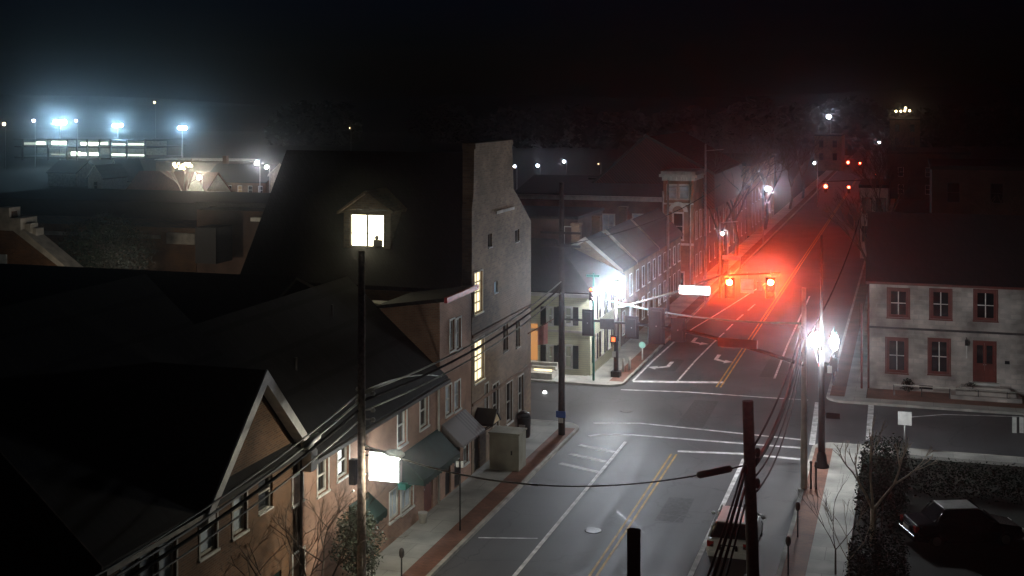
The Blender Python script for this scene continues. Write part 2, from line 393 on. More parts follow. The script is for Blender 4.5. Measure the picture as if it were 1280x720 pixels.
def stripe(mb, a, b, w, z):
    a, b = Vector((a[0], a[1])), Vector((b[0], b[1])); d = (b - a).normalized(); n = Vector((-d.y, d.x)) * w / 2
    mb.poly([(a.x + n.x, a.y + n.y, z), (b.x + n.x, b.y + n.y, z), (b.x - n.x, b.y - n.y, z), (a.x - n.x, a.y - n.y, z)])
def gpoly(mb, pts, w, z):
    """painted line through ground points, given as a strip"""
    P = [Vector((p[0], p[1])) for p in pts]; L = []; Rr = []
    for i, p in enumerate(P):
        d = (P[min(i + 1, len(P) - 1)] - P[max(i - 1, 0)]).normalized(); n = Vector((-d.y, d.x)) * w / 2
        L.append(p + n); Rr.append(p - n)
    for i in range(len(P) - 1): mb.poly([(L[i].x, L[i].y, z), (L[i + 1].x, L[i + 1].y, z), (Rr[i + 1].x, Rr[i + 1].y, z), (Rr[i].x, Rr[i].y, z)])

def glare_lens(parent, pos, r, L, mat, name='floodlight'):
    '''hooded lens aimed at the camera; on street lamps it is added for glare'''
    pos = Vector(pos); f = (CAM - pos).normalized(); sd = Vector((-f.y, f.x, 0)).normalized(); u = f.cross(sd); N_ = 16
    P_ = lambda a, rr, d: pos + f * d + (sd * math.cos(a) + u * math.sin(a)) * rr
    A = [2 * math.pi * k / N_ for k in range(N_)]
    m = MB()
    for k in range(N_):
        a, b = A[k], A[(k + 1) % N_]
        m.poly([P_(a, r * 1.06, -.02), P_(b, r * 1.06, -.02), P_(b, r * 1.12, L), P_(a, r * 1.12, L)]); m.poly([P_(a, r * 1.06, -.02), P_(b, r * 1.06, -.02), P_(b, r * .5, -.15), P_(a, r * .5, -.15)])
    m.poly([P_(a, r * .5, -.15) for a in A]); m.poly([P_(a, r * 1.05, -.022) for a in A])
    hd = m.build(name, M['black'], parent)
    m = MB(); m.poly([P_(a, r, 0) for a in A]); m.build('lens', M[mat], hd)
    return hd

# ------------------------------------------------------------------ the setting
XL, XR = -8.5, 8.9                        # facade lines
KL, KR = -5.75, 6.62                      # kerb faces
CY0, CY1 = 68.6, 78.2                     # cross street kerbs
g = MB(); g.poly([(-1100, -60, -.05), (1100, -60, -.05), (1100, 1100, -.05), (-1100, 1100, -.05)]); g.build('ground', M['soil'], kind='structure')
g = MB()
g.poly([(KL - .3, -20, 0), (KR + .3, -20, 0), (KR + .3, 500, 0), (KL - .3, 500, 0)]); g.build('road', M['asphalt'], kind='structure')
g = MB(); g.poly([(-90, CY0 - .4, .004), (90, CY0 - .4, .004), (90, CY1 + .4, .004), (-90, CY1 + .4, .004)]); g.build('cross_road', M['asphalt'], kind='structure')
def sidewalk(x0, x1, y0, y1, kx, sgn):
    """pavement block with its brick strip and kerb: kx kerb face, sgn = +1 if the road is towards +x"""
    a, b = sorted((kx, kx - sgn * .18))
    MB().box(a, b, y0, y1, -.04, .135).build('kerb', M['kerb'], kind='structure', bevel=.02)
    a2, b2 = sorted((kx - sgn * .184, kx - sgn * 1.05))
    MB().box(a2, b2, y0, y1, -.04, .128).build('brick_strip', M['brickpave'], kind='structure')
    lo, hi = sorted((kx - sgn * 1.054, x0 if sgn > 0 else x1))
    MB().box(lo, hi, y0, y1, -.04, .13).build('pavement', M['concrete'], kind='structure')
sidewalk(XL, None, -10, CY0 - 1.2, KL, 1); sidewalk(None, 9.15, -10, CY0 - 1.2, KR, -1)
sidewalk(XL, None, CY1 + 1.2, 420, KL, 1); sidewalk(None, XR, CY1 + 1.2, 420, KR, -1)
# cross street pavements and rounded corners
def corner(cx, cy, sx, sy, x_far):
    """corner slab between the two kerbs; (cx, cy) kerb crossing, sx/sy point away from the crossing"""
    r = 1.2; pts = []
    for k in range(9):
        a = math.pi / 2 * k / 8
        pts.append((cx + sx * (r - r * math.sin(a)), cy + sy * (r - r * math.cos(a)), -.04))
    # from (cx + r.., cy) side to (cx, cy + r)
    p = [(x_far, cy + sy * r, -.04), (x_far, cy, -.04)] + pts
    MB().prism(p, (0, 0, .168)).build('corner_pavement', M['concrete'], kind='structure')
    m = MB(); prev = None
    for k in range(9):
        q = Vector((pts[k][0], pts[k][1], 0)); c = Vector((cx + sx * r, cy + sy * r, 0)); o = c + (q - c) * (1 + .001)
        i = c + (q - c) * .86
        if prev: m.prism([(prev[0].x, prev[0].y, -.03), (o.x, o.y, -.03), (i.x, i.y, -.03), (prev[1].x, prev[1].y, -.03)], (0, 0, .164))
        prev = (o, i)
    m.build('kerb', M['kerb'], kind='structure')
    a, b = sorted((cx + sx * r, x_far)); y0, y1 = sorted((cy - .001 * sy, cy + sy * .17))
    MB().box(a, b, y0, y1, -.03, .136).build('kerb', M['kerb'], kind='structure')
corner(KL, CY0, -1, -1, -60); corner(KR, CY0, 1, -1, 80); corner(KL, CY1, -1, 1, -60); corner(KR, CY1, 1, 1, 80)
MB().box(8.95, 80, CY1 + 1.21, 82.2, -.04, .12).build('pavement', M['brickpave'], kind='structure')
MB().box(-60, XL - .01, CY1 + 1.21, 80.4, -.04, .12).build('pavement', M['concrete'], kind='structure')

# painted markings
zm = .0085
for i, (x, y, lab) in enumerate(((-1.2, 52, 'round iron manhole cover in the left lane'), (1.6, 61, 'round iron manhole cover in the right lane'), (-4.2, 72.5, 'round iron manhole cover in the junction'), (1.9, 90, 'round iron manhole cover beyond the far stop bar'))):
    MB().lathe((x, y, 0), [(.36, .001), (.36, .009), (.30, .010)], 20).build('manhole_cover', M['steeldark'], loc=(x, y, 0), label=lab, cat='manhole cover', group='manhole covers')
pt = MB()
for x0, x1, y0_, y1_ in ((-1.9, -.5, 40, 47), (1.0, 2.2, 54, 57.5), (-.9, .6, 70, 76.5), (2.1, 3.2, 84, 93), (-4.6, -3.4, 84, 88)): pt.poly([(x0, y0_, .0055), (x1, y0_ + .1, .0055), (x1 - .05, y1_, .0055), (x0 + .04, y1_ - .1, .0055)])
pt.build('road_patch', simple('fresh_asphalt_patch', (.068, .068, .070), .7, vary=.3, scale=6), kind='structure')
pt = MB(); rr_ = random.Random(9)
for k in range(26):
    x, y = rr_.uniform(-5, 6), rr_.uniform(28, 66); pts_ = [(x, y)]; a_ = rr_.choice((0, 1.57)) + rr_.uniform(-.3, .3)
    for j in range(rr_.randint(4, 9)): a_ += rr_.uniform(-.5, .5); x += math.cos(a_) * .55; y += math.sin(a_) * .55; pts_.append((x, y))
    gpts = [p for p in pts_ if -5.5 < p[0] < 6.4]
    if len(gpts) > 2:
        P__ = [Vector(p) for p in gpts]
        for p_, q_ in zip(P__, P__[1:]): stripe(pt, p_, q_, .045, .0065 + .0001 * k)
pt.build('tar_seam', simple('tar', (.012, .012, .013), .35), kind='structure')
mk = MB()
wl = on_z(640, 720); x_w = -2.84
stripe(mk, (x_w, 10), (x_w, 66.0), .17, zm)
stripe(mk, (3.5, 10), (3.5, 64.6), .2, zm)
def G(px, py): p = on_z(px, py, zm); return (p.x, p.y)
gpoly(mk, [G(598, 672), G(672, 673)], .12, zm)
for a, b in (((700, 579), (748, 590)), ((712, 567), (757, 577)), ((724, 556), (768, 565))): gpoly(mk, [G(*a), G(*b)], .34, zm)
gpoly(mk, [G(736, 545), G(748, 543), G(790, 543.5), G(860, 549), G(1002, 560)], .26, zm)      # near crosswalk line
gpoly(mk, [G(742, 529), G(800, 529), G(860, 535), G(1006, 550)], .24, zm)
gpoly(mk, [G(847, 564), G(925, 567), G(1000, 574)], .32, zm)                                    # near stop bar
gpoly(mk, [G(791, 476.5), G(847, 477.5), G(905, 478)], .5, zm)                                  # far stop bar
gpoly(mk, [G(776, 487), G(860, 490), G(960, 497), G(1010, 500)], .2, zm)
gpoly(mk, [G(1022, 503), G(1015, 556)], .3, zm); gpoly(mk, [G(1089, 505), G(1086, 550)], .32, zm)
gpoly(mk, [G(791, 476), G(816, 451), G(843, 427), G(867, 410), G(894, 394), G(929, 372), G(960, 352)], .15, zm)
gpoly(mk, [G(847, 476), G(870, 450), G(893, 427), G(905, 416)], .13, zm)
for a, b in (((908, 413), (916, 405)), ((921, 400), (929, 393)), ((935, 388), (944, 380))): gpoly(mk, [G(*a), G(*b)], .12, zm)
gpoly(mk, [G(968, 473), G(984, 432), G(1001, 395), G(1012, 370)], .14, zm)
gpoly(mk, [G(1130, 522), G(1180, 518), G(1280, 521)], .15, zm)
def arrow(c, rz, s, flip=1):
    pts = [(-.12, -1.5), (.12, -1.5), (.12, -.1), (.6, .35), (.6, .05), (1.15, .55), (.6, 1.1), (.6, .75), (-.12, .2)]
    pts = [(x * flip * s, y * s) for x, y in pts]
    mk.poly([(c[0] + x * math.cos(rz) - y * math.sin(rz), c[1] + x * math.sin(rz) + y * math.cos(rz), zm) for x, y in pts])
arrow(G(835, 458), math.pi, 1.1); arrow(G(895, 449), math.pi, 1.1, -1); arrow(G(866, 427), math.pi, 1.1, -1)
mk.build('road_markings', M['whitepaint'], kind='structure')
mk = MB()
for dx in (-.13, .13):
    stripe(mk, (dx, 10), (dx, 64.4), .1, zm)
    gpoly(mk, [(dx, 80.2), (dx, 120), (dx, 300)], .1, zm)
mk.build('yellow_centre_lines', M['yellowpaint'], kind='structure')

# ------------------------------------------------------------------ buildings on the left of the street
def back_walls(mb, x0, x1, y0, y1, z, skip=()):
    if 'front' not in skip: mb.poly([(x1, y0, 0), (x1, y1, 0), (x1, y1, z), (x1, y0, z)])
    if 'near' not in skip: mb.poly([(x0, y0, 0), (x1, y0, 0), (x1, y0, z), (x0, y0, z)])
    if 'far' not in skip: mb.poly([(x0, y1, 0), (x1, y1, 0), (x1, y1, z), (x0, y1, z)])
    mb.poly([(x0, y0, 0), (x0, y1, 0), (x0, y1, z), (x0, y0, z)])

# 1. near brick house with a cross gable
y0, y1 = 28.3, 39.7
h1 = thing('brick_house', (-11, 34, 0), 'orange brick house with white edged cross gable and pale blinds, nearest on the street', 'house')
wins = [rect_x(250, 271, 632, 692, XL), rect_x(291, 308, 607, 667, XL), rect_x(323, 341, 590, 640, XL)]
wtrip = [rect_x(152, 172, 686, 760, XL), rect_x(174, 196, 672, 745, XL), rect_x(198, 220, 660, 733, XL)]
low = [(31.5, 32.9, .9, 2.7), (34.6, 35.8, .9, 2.7), (37.2, 38.3, .14, 2.4)]
mb = MB(); holed_wall(mb, 'x', XL, y0, y1, 0, 6.1, wins + wtrip + low, 1)
ga, gb, gm = on_x(250, 615, XL).y, on_x(371, 560, XL).y, on_x(315, 466, XL)
mb.poly([(XL, ga, 6.1), (XL, gb, 6.1), (XL, gm.y, 9.1)])
back_walls(mb, -21, XL, y0, y1, 6.1, skip=('front',))
mb.poly([(-21, y0, 6.1), (XL, y0, 6.1), (-14.7, y0, 11.6)]); mb.poly([(-21, y1, 6.1), (XL, y1, 6.1), (-14.7, y1, 11.6)])
mb.box(XL - .02, XL + .05, y0, y1, 5.75, 5.9)                     # brick string course
mb.build('wall', M['brick_tan'], h1)
mb = MB(); mb.prism([(-8.15, y0 - .35, 6.12), (-14.7, y0 - .35, 11.75), (-21.3, y0 - .35, 6.0), (-21.3, y0 - .35, 5.85), (-14.7, y0 - .35, 11.5), (-8.15, y0 - .35, 5.95)], (0, y1 - y0 + .5, 0))
A = (gm.y, 9.45)
for s_, yb in ((-1, ga - .45), (1, gb + .45)):
    mb.prism([(-8.02, A[0], A[1]), (-8.02, yb, 6.02), (-8.02, yb, 5.86), (-8.02, A[0], A[1] - .2)], (-6, 0, 0))
mb.build('roof', M['roof'], h1)
mb = MB()
for s_, yb in ((-1, ga - .45), (1, gb + .45)):
    mb.prism([(-8.0, A[0], A[1] + .01), (-8.0, yb, 6.0), (-8.0, yb, 5.62), (-8.0, A[0] , A[1] - .46)], (.05, 0, 0))
    mb.prism([(-8.02, A[0], A[1] - .22), (-8.02, yb, 5.84), (-8.02, yb, 5.80), (-8.02, A[0], A[1] - .27)], (-.47, 0, 0))
mb.box(-8.49, -7.97, gb + .02, gb + .5, 5.35, 5.98)
mb.box(-8.48, -7.98, ga - .5, ga, 5.6, 6.0)
mb.build('gable_trim', M['white'], h1)
MB().box(-8.14, -8.02, y0 - .35, ga - .5, 5.9, 6.04).build('gutter', M['dirtywhite'], h1)
MB().prism([(-8.13, y0 - .42, 6.16), (-14.7, y0 - .42, 11.8), (-14.7, y0 - .42, 11.55), (-8.13, y0 - .42, 5.93)], (0, .06, 0)).build('rake_board', M['barkdark'], h1)
for i, w in enumerate(wins):
    window(h1, 'x', XL, w, 1, pane='blind' if i < 2 else 'glass', sill='white', mull=0, lintel=False if i == 2 else None, frame='dirtywhite' if i < 2 else 'dirtywhite', label='window with a pale blind drawn' if i < 2 else None)
for w in wtrip: window(h1, 'x', XL, w, 1, pane='blind', mull=0, rails=1, frame='dirtywhite')
for w in low[:2]: window(h1, 'x', XL, w, 1)
d = MB().box(XL - .12, XL - .06, 37.21, 38.29, .14, 2.39).build('door', M['darkgreen'], h1); MB().ball((XL - .04, 37.35, 1.2), .04, 8).build('handle', M['steel'], d)
MB().tube([(-8.35, 39.45, .1), (-8.35, 39.45, 5.8)], .05, 6).build('downpipe', M['steeldark'], h1)

# 2. long brick building with shop
y0, y1 = 39.8, 53.2
h2 = thing('brick_shop_house', (-11, 46.5, 0), 'long rose brick shop house with dark roof, white framed windows and corner shop front', 'house')
wins = [rect_x(366, 378, 594, 628, XL), rect_x(397, 410, 573, 616, XL), rect_x(422, 436, 556, 596, XL), rect_x(497, 508, 508, 556, XL), rect_x(525, 535, 493, 534, XL)]
low = [rect_x(487, 500, 612, 648, XL), rect_x(502, 516, 602, 637, XL), rect_x(530, 541, 593, 640, XL), rect_x(366, 380, 690, 740, XL)]
low[2] = (low[2][0], low[2][1], .14, 2.4)
mb = MB(); holed_wall(mb, 'x', XL, y0, y1, 0, 5.6, wins + low, 1)
back_walls(mb, -17.5, XL, y0, y1, 5.6, skip=('front', 'near'))
mb.poly([(-17.5, y1, 5.6), (XL, y1, 5.6), (-13, y1, 9.8)])
mb.build('wall', M['brick_pink'], h2)
mb = MB(); mb.prism([(-8.12, y0, 5.68), (-13, y0, 9.95), (-17.9, y0, 5.6), (-17.9, y0, 5.45), (-13, y0, 9.75), (-8.12, y0, 5.5)], (0, y1 - y0 + .15, 0)); mb.build('roof', M['roof'], h2)
MB().box(-8.11, -7.98, y0, y1 + .1, 5.48, 5.62).build('gutter', M['steeldark'], h2)
MB().box(-8.49, -8.36, y0, y1, 5.28, 5.46).build('cornice', M['white'], h2)
for i, w in enumerate(wins): window(h2, 'x', XL, w, 1, mull=0, pane='glass')
for w in low[:2] + low[3:]: window(h2, 'x', XL, w, 1, mull=1, rails=0, pane='blind', fw=.09)
d = MB().box(XL - .12, XL - .06, low[2][0] + .01, low[2][1] - .01, .14, 2.39).build('door', M['redwood'], h2); MB().ball((XL - .04, low[2][0] + .12, 1.2), .04, 8).build('handle', M['steel'], d)
a, b = on_x(497, 600, XL).y, on_x(516, 600, XL).y
MB().box(XL, XL + .35, a, b, on_x(505, 606, XL).z, on_x(505, 600, XL).z + .05).build('shop_cornice', M['teal'], h2)
MB().tube([(-8.42, y1 - .25, .1), (-8.42, y1 - .25, 5.5)], .05, 6).build('downpipe', M['dirtywhite'], h2)
c = Vector((-11.95, 54.4, 0))
# green awning (a thing you could take down)
def awning(name, ya, yb, zt, zb, xo, mat, label, valance=.22, side=True):
    m = MB(); m.prism([(XL + .02, ya, zt), (xo, ya, zb), (xo, ya, zb - .03), (XL + .02, ya, zt - .04)], (0, yb - ya, 0))
    t = thing(name, (XL, (ya + yb) / 2, zb), label, 'awning')
    m.build('canopy', M[mat], t)
    v = MB(); n = int((yb - ya) / .3)
    for k in range(n):
        p, q = ya + (yb - ya) * k / n, ya + (yb - ya) * (k + 1) / n
        v.prism([(xo, p, zb - .001), (xo, q - .01, zb - .001), (xo, q - .01, zb - valance), (xo, (p + q) / 2, zb - valance - .06), (xo, p, zb - valance)], (.015, 0, 0))
    if side:
        for yy in (ya, yb - .012): v.prism([(XL + .02, yy, zt - .05), (xo - .002, yy, zb - .04), (xo - .002, yy, zb - valance), (XL + .02, yy, zb - valance)], (0, .012, 0))
    v.build('valance', M[mat], t)
    f = MB()
    for yy in (ya + .06, yb - .06): f.tube([(XL + .02, yy, zb - .3), (xo - .03, yy, zb - .06)], .018, 5)
    f.build('awning_arm', M['steeldark'], t)
    return t
p1, p2 = on_x(503, 578, XL), on_x(557, 540, XL)
awning('shop_awning', p1.y - .3, 53.0, 3.45, 2.5, -7.45, 'darkgreen', 'dark green canvas awning sloping over the shop door beyond the glowing box sign')
awning('canvas_awning', 43.6, 45.4, 2.9, 2.3, -7.7, 'darkgreen', 'small dark green canvas awning behind the tall left wooden pole')

for yy, xx in ((43.5, -10.6), (49.2, -11.8)): MB().tube([(xx, yy, 5.68 + (-8.12 - xx) * .875 - .1), (xx, yy, 5.68 + (-8.12 - xx) * .875 + .45)], .06, 8)  .build('vent_pipe', M['steeldark'], h2)
for yy, xx in ((31.5, -11.4), (34.2, -9.9)): MB().tube([(xx, yy, 6.12 + (-8.15 - xx) * .86 - .1), (xx, yy, 6.12 + (-8.15 - xx) * .86 + .4)], .055, 8)  .build('vent_pipe', M['steeldark'], h1)

# 3. narrower three storey brick house with metal awning
y0, y1 = 53.3, 57.55
h3 = thing('narrow_brick_house', (-10, 55.4, 0), 'narrow three storey brick house with red lit roof edge, beyond the long shop house', 'house')
wins = [rect_x(562, 568, 400, 438, XL), rect_x(570, 576, 398, 436, XL), rect_x(557, 564, 482, 518, XL), rect_x(568, 575, 477, 512, XL)]
low = [(54.0, 54.7, .14, 2.35), (55.2, 56.0, .14, 2.35), (56.5, 57.1, .9, 2.3)]
mb = MB(); holed_wall(mb, 'x', XL, y0, y1, 0, 9.0, wins + low, 1); back_walls(mb, -11.35, XL, y0, y1, 8.55, skip=('front',))
mb.prism([(-11.35, y0, 8.55), (XL - .001, y0, 8.55), (XL - .001, y0, 9.0)], (0, .2, 0)); mb.build('wall', M['brick_pink'], h3)
MB().prism([(-8.25, y0 - .15, 9.2), (-11.5, y0 - .15, 8.72), (-11.5, y0 - .15, 8.58), (-8.25, y0 - .15, 9.03)], (0, y1 - y0 + .14, 0)).build('roof', M['roof'], h3)
MB().box(-8.24, -8.1, y0 - .15, y1, 8.98, 9.22).build('gutter', simple('gutter_red_signal_light', (.5, .03, .03), .5), h3)  # red signal light on the roof edge, put into the gutter colour
for w in wins: window(h3, 'x', XL, w, 1, mull=0, pane='blind')
window(h3, 'x', XL, low[2], 1, mull=0)
for w in low[:2]:
    d = MB().box(XL - .12, XL - .06, w[0] + .01, w[1] - .01, .14, 2.34).build('door', M['black'], h3); MB().ball((XL - .04, w[0] + .1, 1.2), .04, 8).build('handle', M['steel'], d)
awning('metal_awning', 53.5, 56.6, 3.5, 2.65, -7.5, 'awngrey', 'grey ribbed metal awning over the two dark doors beside the green awning', .08)
m = MB().box(-12.3, -11.6, 54.0, 54.7, 5, 8.5); m.box(-12.36, -11.54, 53.94, 54.76, 8.5, 8.68)
m.build('chimney', M['dirtywhite'], h3)  # pale stack stands in for a lit strip of rear wing wall

# 4. tall building with parapet chimney gable
y0, y1 = 57.65, 67.6
h4 = thing('tall_brick_building', (-12, 62.6, 0), 'tall weathered brick building with wide chimney gable, black roof and two lit windows', 'building')
lit = [rect_x(593, 603, 340, 391, XL), rect_x(593, 605, 424, 476, XL)]
blue = [rect_x(618, 622, 352, 367, XL)]
dark = [rect_x(610, 615, 292, 310, XL), rect_x(644, 649, 287, 303, XL), rect_x(629, 635, 405, 440, XL), rect_x(645, 650, 400, 435, XL)]
pale = [rect_x(616, 623, 480, 535, XL), rect_x(633, 640, 478, 528, XL), rect_x(648, 654, 470, 515, XL), rect_x(606, 610, 480, 520, XL)]
pale = [(a, b, max(c, .9), d) for a, b, c, d in pale]
doorr = (58.0, 58.8, .14, 2.35)
mb = MB(); holed_wall(mb, 'x', XL, y0, y1, 0, 11.3, lit + blue + dark + pale + [doorr], 1)
prof = [on_x(*p, XL) for p in ((583.5, 298), (588, 262), (592, 242), (593, 180), (640, 179), (642, 236), (650, 250), (664, 268))]
prof = [(XL, max(y0, min(y1, p.y)), p.z) for p in prof]
prof[0] = (XL, y0, 11.3); prof[-1] = (XL, y1, 11.3)
mb.poly(prof); mb.prism([(XL - .001, p[1], p[2]) for p in prof], (-.5, 0, 0))
back_walls(mb, -20.5, XL - .51, y0, y1, 9.2)
mb.poly([(XL - .5, y0, 0), (XL, y0, 0), (XL, y0, 11.3), (XL - .5, y0, 11.3)]); mb.poly([(XL - .5, y1, 0), (XL, y1, 0), (XL, y1, 11.3), (XL - .5, y1, 11.3)])
mb.prism([(-20.5, y0, 9.2), (-20.5, y1, 9.2), (-20.5, 62.6, 15.1)], (.3, 0, 0))
mb.build('wall', M['brick_grey'], h4)
ca, cb = prof[3][1], prof[4][1]
m = MB().box(XL - .62, XL + .06, ca, cb, prof[3][2] - .25, prof[3][2] + .02)
m.build('chimney_cap', M['brick_grey'], h4)
MB().box(XL - .6, XL - .505, ca, cb, 11, prof[3][2] - .26).build('chimney', M['brick_grey'], h4)
MB().prism([(-9.02, y0 - .3, 8.95), (-9.02, 62.6, 15.25), (-9.02, y1 + .3, 8.95), (-9.02, y1 + .3, 8.75), (-9.02, 62.6, 15.0), (-9.02, y0 - .3, 8.75)], (-11.8, 0, 0)).build('roof', M['roof'], h4)
for w in lit: window(h4, 'x', XL, w, 1, pane='e_warm', mull=1, rails=3, fw=.05, frame='dirtywhite', label='tall sash window lit warm from inside')
for w in blue: window(h4, 'x', XL, w, 1, pane='e_blue', mull=0, rails=0, fw=.05, lintel=False, label='narrow window glowing blue')
for w in dark: window(h4, 'x', XL, w, 1, mull=0, rails=0, fw=.05, lintel=False, frame='dirtywhite')
for w in pale: window(h4, 'x', XL, w, 1, mull=0, pane='glass', frame='dirtywhite')
d = MB().box(XL - .12, XL - .06, 58.01, 58.79, .14, 2.34).build('door', M['black'], h4); MB().ball((XL - .04, 58.1, 1.2), .04, 8).build('handle', M['steel'], d)
for zz in (3.35, 6.6): MB().box(XL + .003, XL + .07, y0 + .02, y1 - .02, zz, zz + .14).build('string_course', M['brick_tan'], h4)
MB().box(XL + .003, XL + .05, 61.4, 64.4, 12.2, 12.35).build('string_course', M['dirtywhite'], h4)
# lit dormer
dy = 58.7
wa = rect_y(438, 480, 268, 315, dy)
apx = on_y(459, 238, dy); el, er = on_y(424, 262, dy), on_y(494, 262, dy)
dm = MB(); holed_wall(dm, 'y', dy, el.x + .25, er.x - .25, wa[2] - .25, el.z, [wa], -1, .1)
dm.poly([(el.x + .25, dy, el.z), (er.x - .25, dy, er.z), (apx.x, dy, apx.z - .12)])
for xx in (el.x + .25, er.x - .25): dm.poly([(xx, dy, wa[2] - .25), (xx, dy + 4, wa[2] - .25), (xx, dy + 4, el.z), (xx, dy, el.z)])
dorm = dm.build('dormer', M['brick_grey'], h4)
m = MB()
for e_ in (el, er): m.prism([(apx.x, dy - .3, apx.z), (e_.x, dy - .3, e_.z - .08), (e_.x, dy - .3, e_.z - .2), (apx.x, dy - .3, apx.z - .14)], (0, 4.3, 0))
m.build('dormer_roof', M['brick_grey'], dorm)
# dormer window: frame with curtain shape on the right sash
f = MB(); mid = (wa[0] + wa[1]) / 2
for a, b, c_, d_ in ((wa[0], wa[0] + .05, wa[2], wa[3]), (wa[1] - .05, wa[1], wa[2], wa[3]), (mid - .06, mid + .04, wa[2], wa[3])): f.box(a, b, dy + .04, dy + .1, c_, d_)
for z in (wa[2] + .025, wa[3] - .025, (wa[2] + wa[3]) / 2 - .02): f.box(wa[0] + .052, mid - .062, dy + .045, dy + .095, z - .022, z + .022); f.box(mid + .042, wa[1] - .052, dy + .045, dy + .095, z - .022, z + .022)
f.box(wa[0] - .1, wa[1] + .1, dy - .06, dy + .035, wa[2] - .1, wa[2] - .004)
f.build('dormer_window_frame', M['dirtywhite'], dorm)
MB().box(wa[0] + .003, wa[1] - .003, dy + .104, dy + .13, wa[2], wa[3]).build('dormer_pane', M['e_room'], dorm, label='brightly lit dormer pane')
m = MB(); m.box(wa[1] - .62, wa[1] - .12, dy + .07, dy + .1, wa[2] + .06, wa[2] + .62); m.ball((wa[1] - .42, dy + .085, wa[2] + .72), .12, 8)
m.build('window_blind', M['steeldark'], dorm)
# small door hood
t = thing('door_hood', (XL, 58.4, 2.4), 'small black gabled door hood with a cream face beside the metal awning', 'door hood')
MB().prism([(XL + .02, 57.75, 2.55), (XL + .02, 58.4, 3.15), (XL + .02, 59.05, 2.55), (XL + .02, 59.05, 2.45), (XL + .02, 58.4, 3.0), (XL + .02, 57.75, 2.45)], (1.0, 0, 0)).build('hood_roof', M['black'], t)
MB().prism([(XL + .94, 57.9, 2.52), (XL + .94, 58.4, 2.95), (XL + .94, 58.9, 2.52)], (.05, 0, 0)).build('pediment', simple('cream_board', (.62, .5, .3), .6), t)
for yy in (57.85, 58.95): MB().tube([(XL + .02, yy, 1.9), (XL + .9, yy, 2.42)], .03, 6).build('bracket', M['black'], t)

# 5. cream corner house across the side street
CYW = 80.5
h5 = thing('cream_corner_house', (-12, 84, 0), 'cream two storey corner house with black shutters across the side street', 'house')
xs = on_y(663, 400, CYW).x - 3.5; xe = -8.3
fw_ = []
for pl, pr in ((684.3, 690.7), (705.5, 714.5)):
    for yt, yb in ((384, 406), (432, 460)): fw_.append(rect_y(pl, pr, yt, yb, CYW))
sw = []
for k in range(4):
    a = 81.3 + k * 2.1
    sw += [(a, a + .85, 3.5, 5.0), (a, a + .85, .9, 2.5)]
dr = (xs + 3.35, xs + 4.0, .9, 3.3)
mb = MB(); holed_wall(mb, 'y', CYW, xs, xe, 0, 5.45, fw_ + [dr], -1); holed_wall(mb, 'x', xe, CYW, 89.6, 0, 5.45, sw, 1)
mb.poly([(xs, 89.6, 0), (xe, 89.6, 0), (xe, 89.6, 5.45), (xs, 89.6, 5.45)]); mb.poly([(xs, CYW, 0), (xs, 89.6, 0), (xs, 89.6, 5.45), (xs, CYW, 5.45)])
mb.build('wall', M['cream'], h5)
m = MB(); xh = xe + .25; r1, r2 = (xs - .2, 85, 8.4), (xe - 3.6, 85, 8.4)
m.poly([(xs - .2, CYW - .3, 5.5), (xh, CYW - .3, 5.5), r2, r1]); m.poly([(xs - .2, 89.9, 5.5), (xh, 89.9, 5.5), r2, r1]); m.poly([(xh, CYW - .3, 5.5), (xh, 89.9, 5.5), r2]); m.poly([(xs - .2, CYW - .3, 5.5), (xs - .2, 89.9, 5.5), r1])
m.box(xs - .2, xh, CYW - .3, 89.9, 5.41, 5.495); m.build('roof', M['roof'], h5)
MB().box(xs - .2, xe + .2, CYW - .4, CYW - .005, 5.18, 5.4).build('cornice', M['white'], h5)
MB().box(xs - .1, xe + .04, CYW - .05, CYW - .003, 2.85, 2.98).build('string_board', M['dirtywhite'], h5)
for w in fw_: window(h5, 'y', CYW, w, -1, pane='e_dim', mull=0, shut=.36, label='sash window between black shutters')
for w in sw: window(h5, 'x', xe, w, 1, mull=0, shut=.3)
d = MB().box(dr[0] + .01, dr[1] - .01, CYW + .08, CYW + .14, dr[2], dr[3]).build('door', M['e_orange'], h5, label='door glowing orange'); MB().ball((dr[0] + .1, CYW + .05, 1.9), .04, 8).build('handle', M['steel'], d)
st = MB()
for k in range(4): st.box(xs + 3.2, xs + 5.4, CYW - 1.3 + k * .3, CYW - .01, .12 + k * .19, .31 + k * .19)
st.build('front_step', M['kerb'], h5)

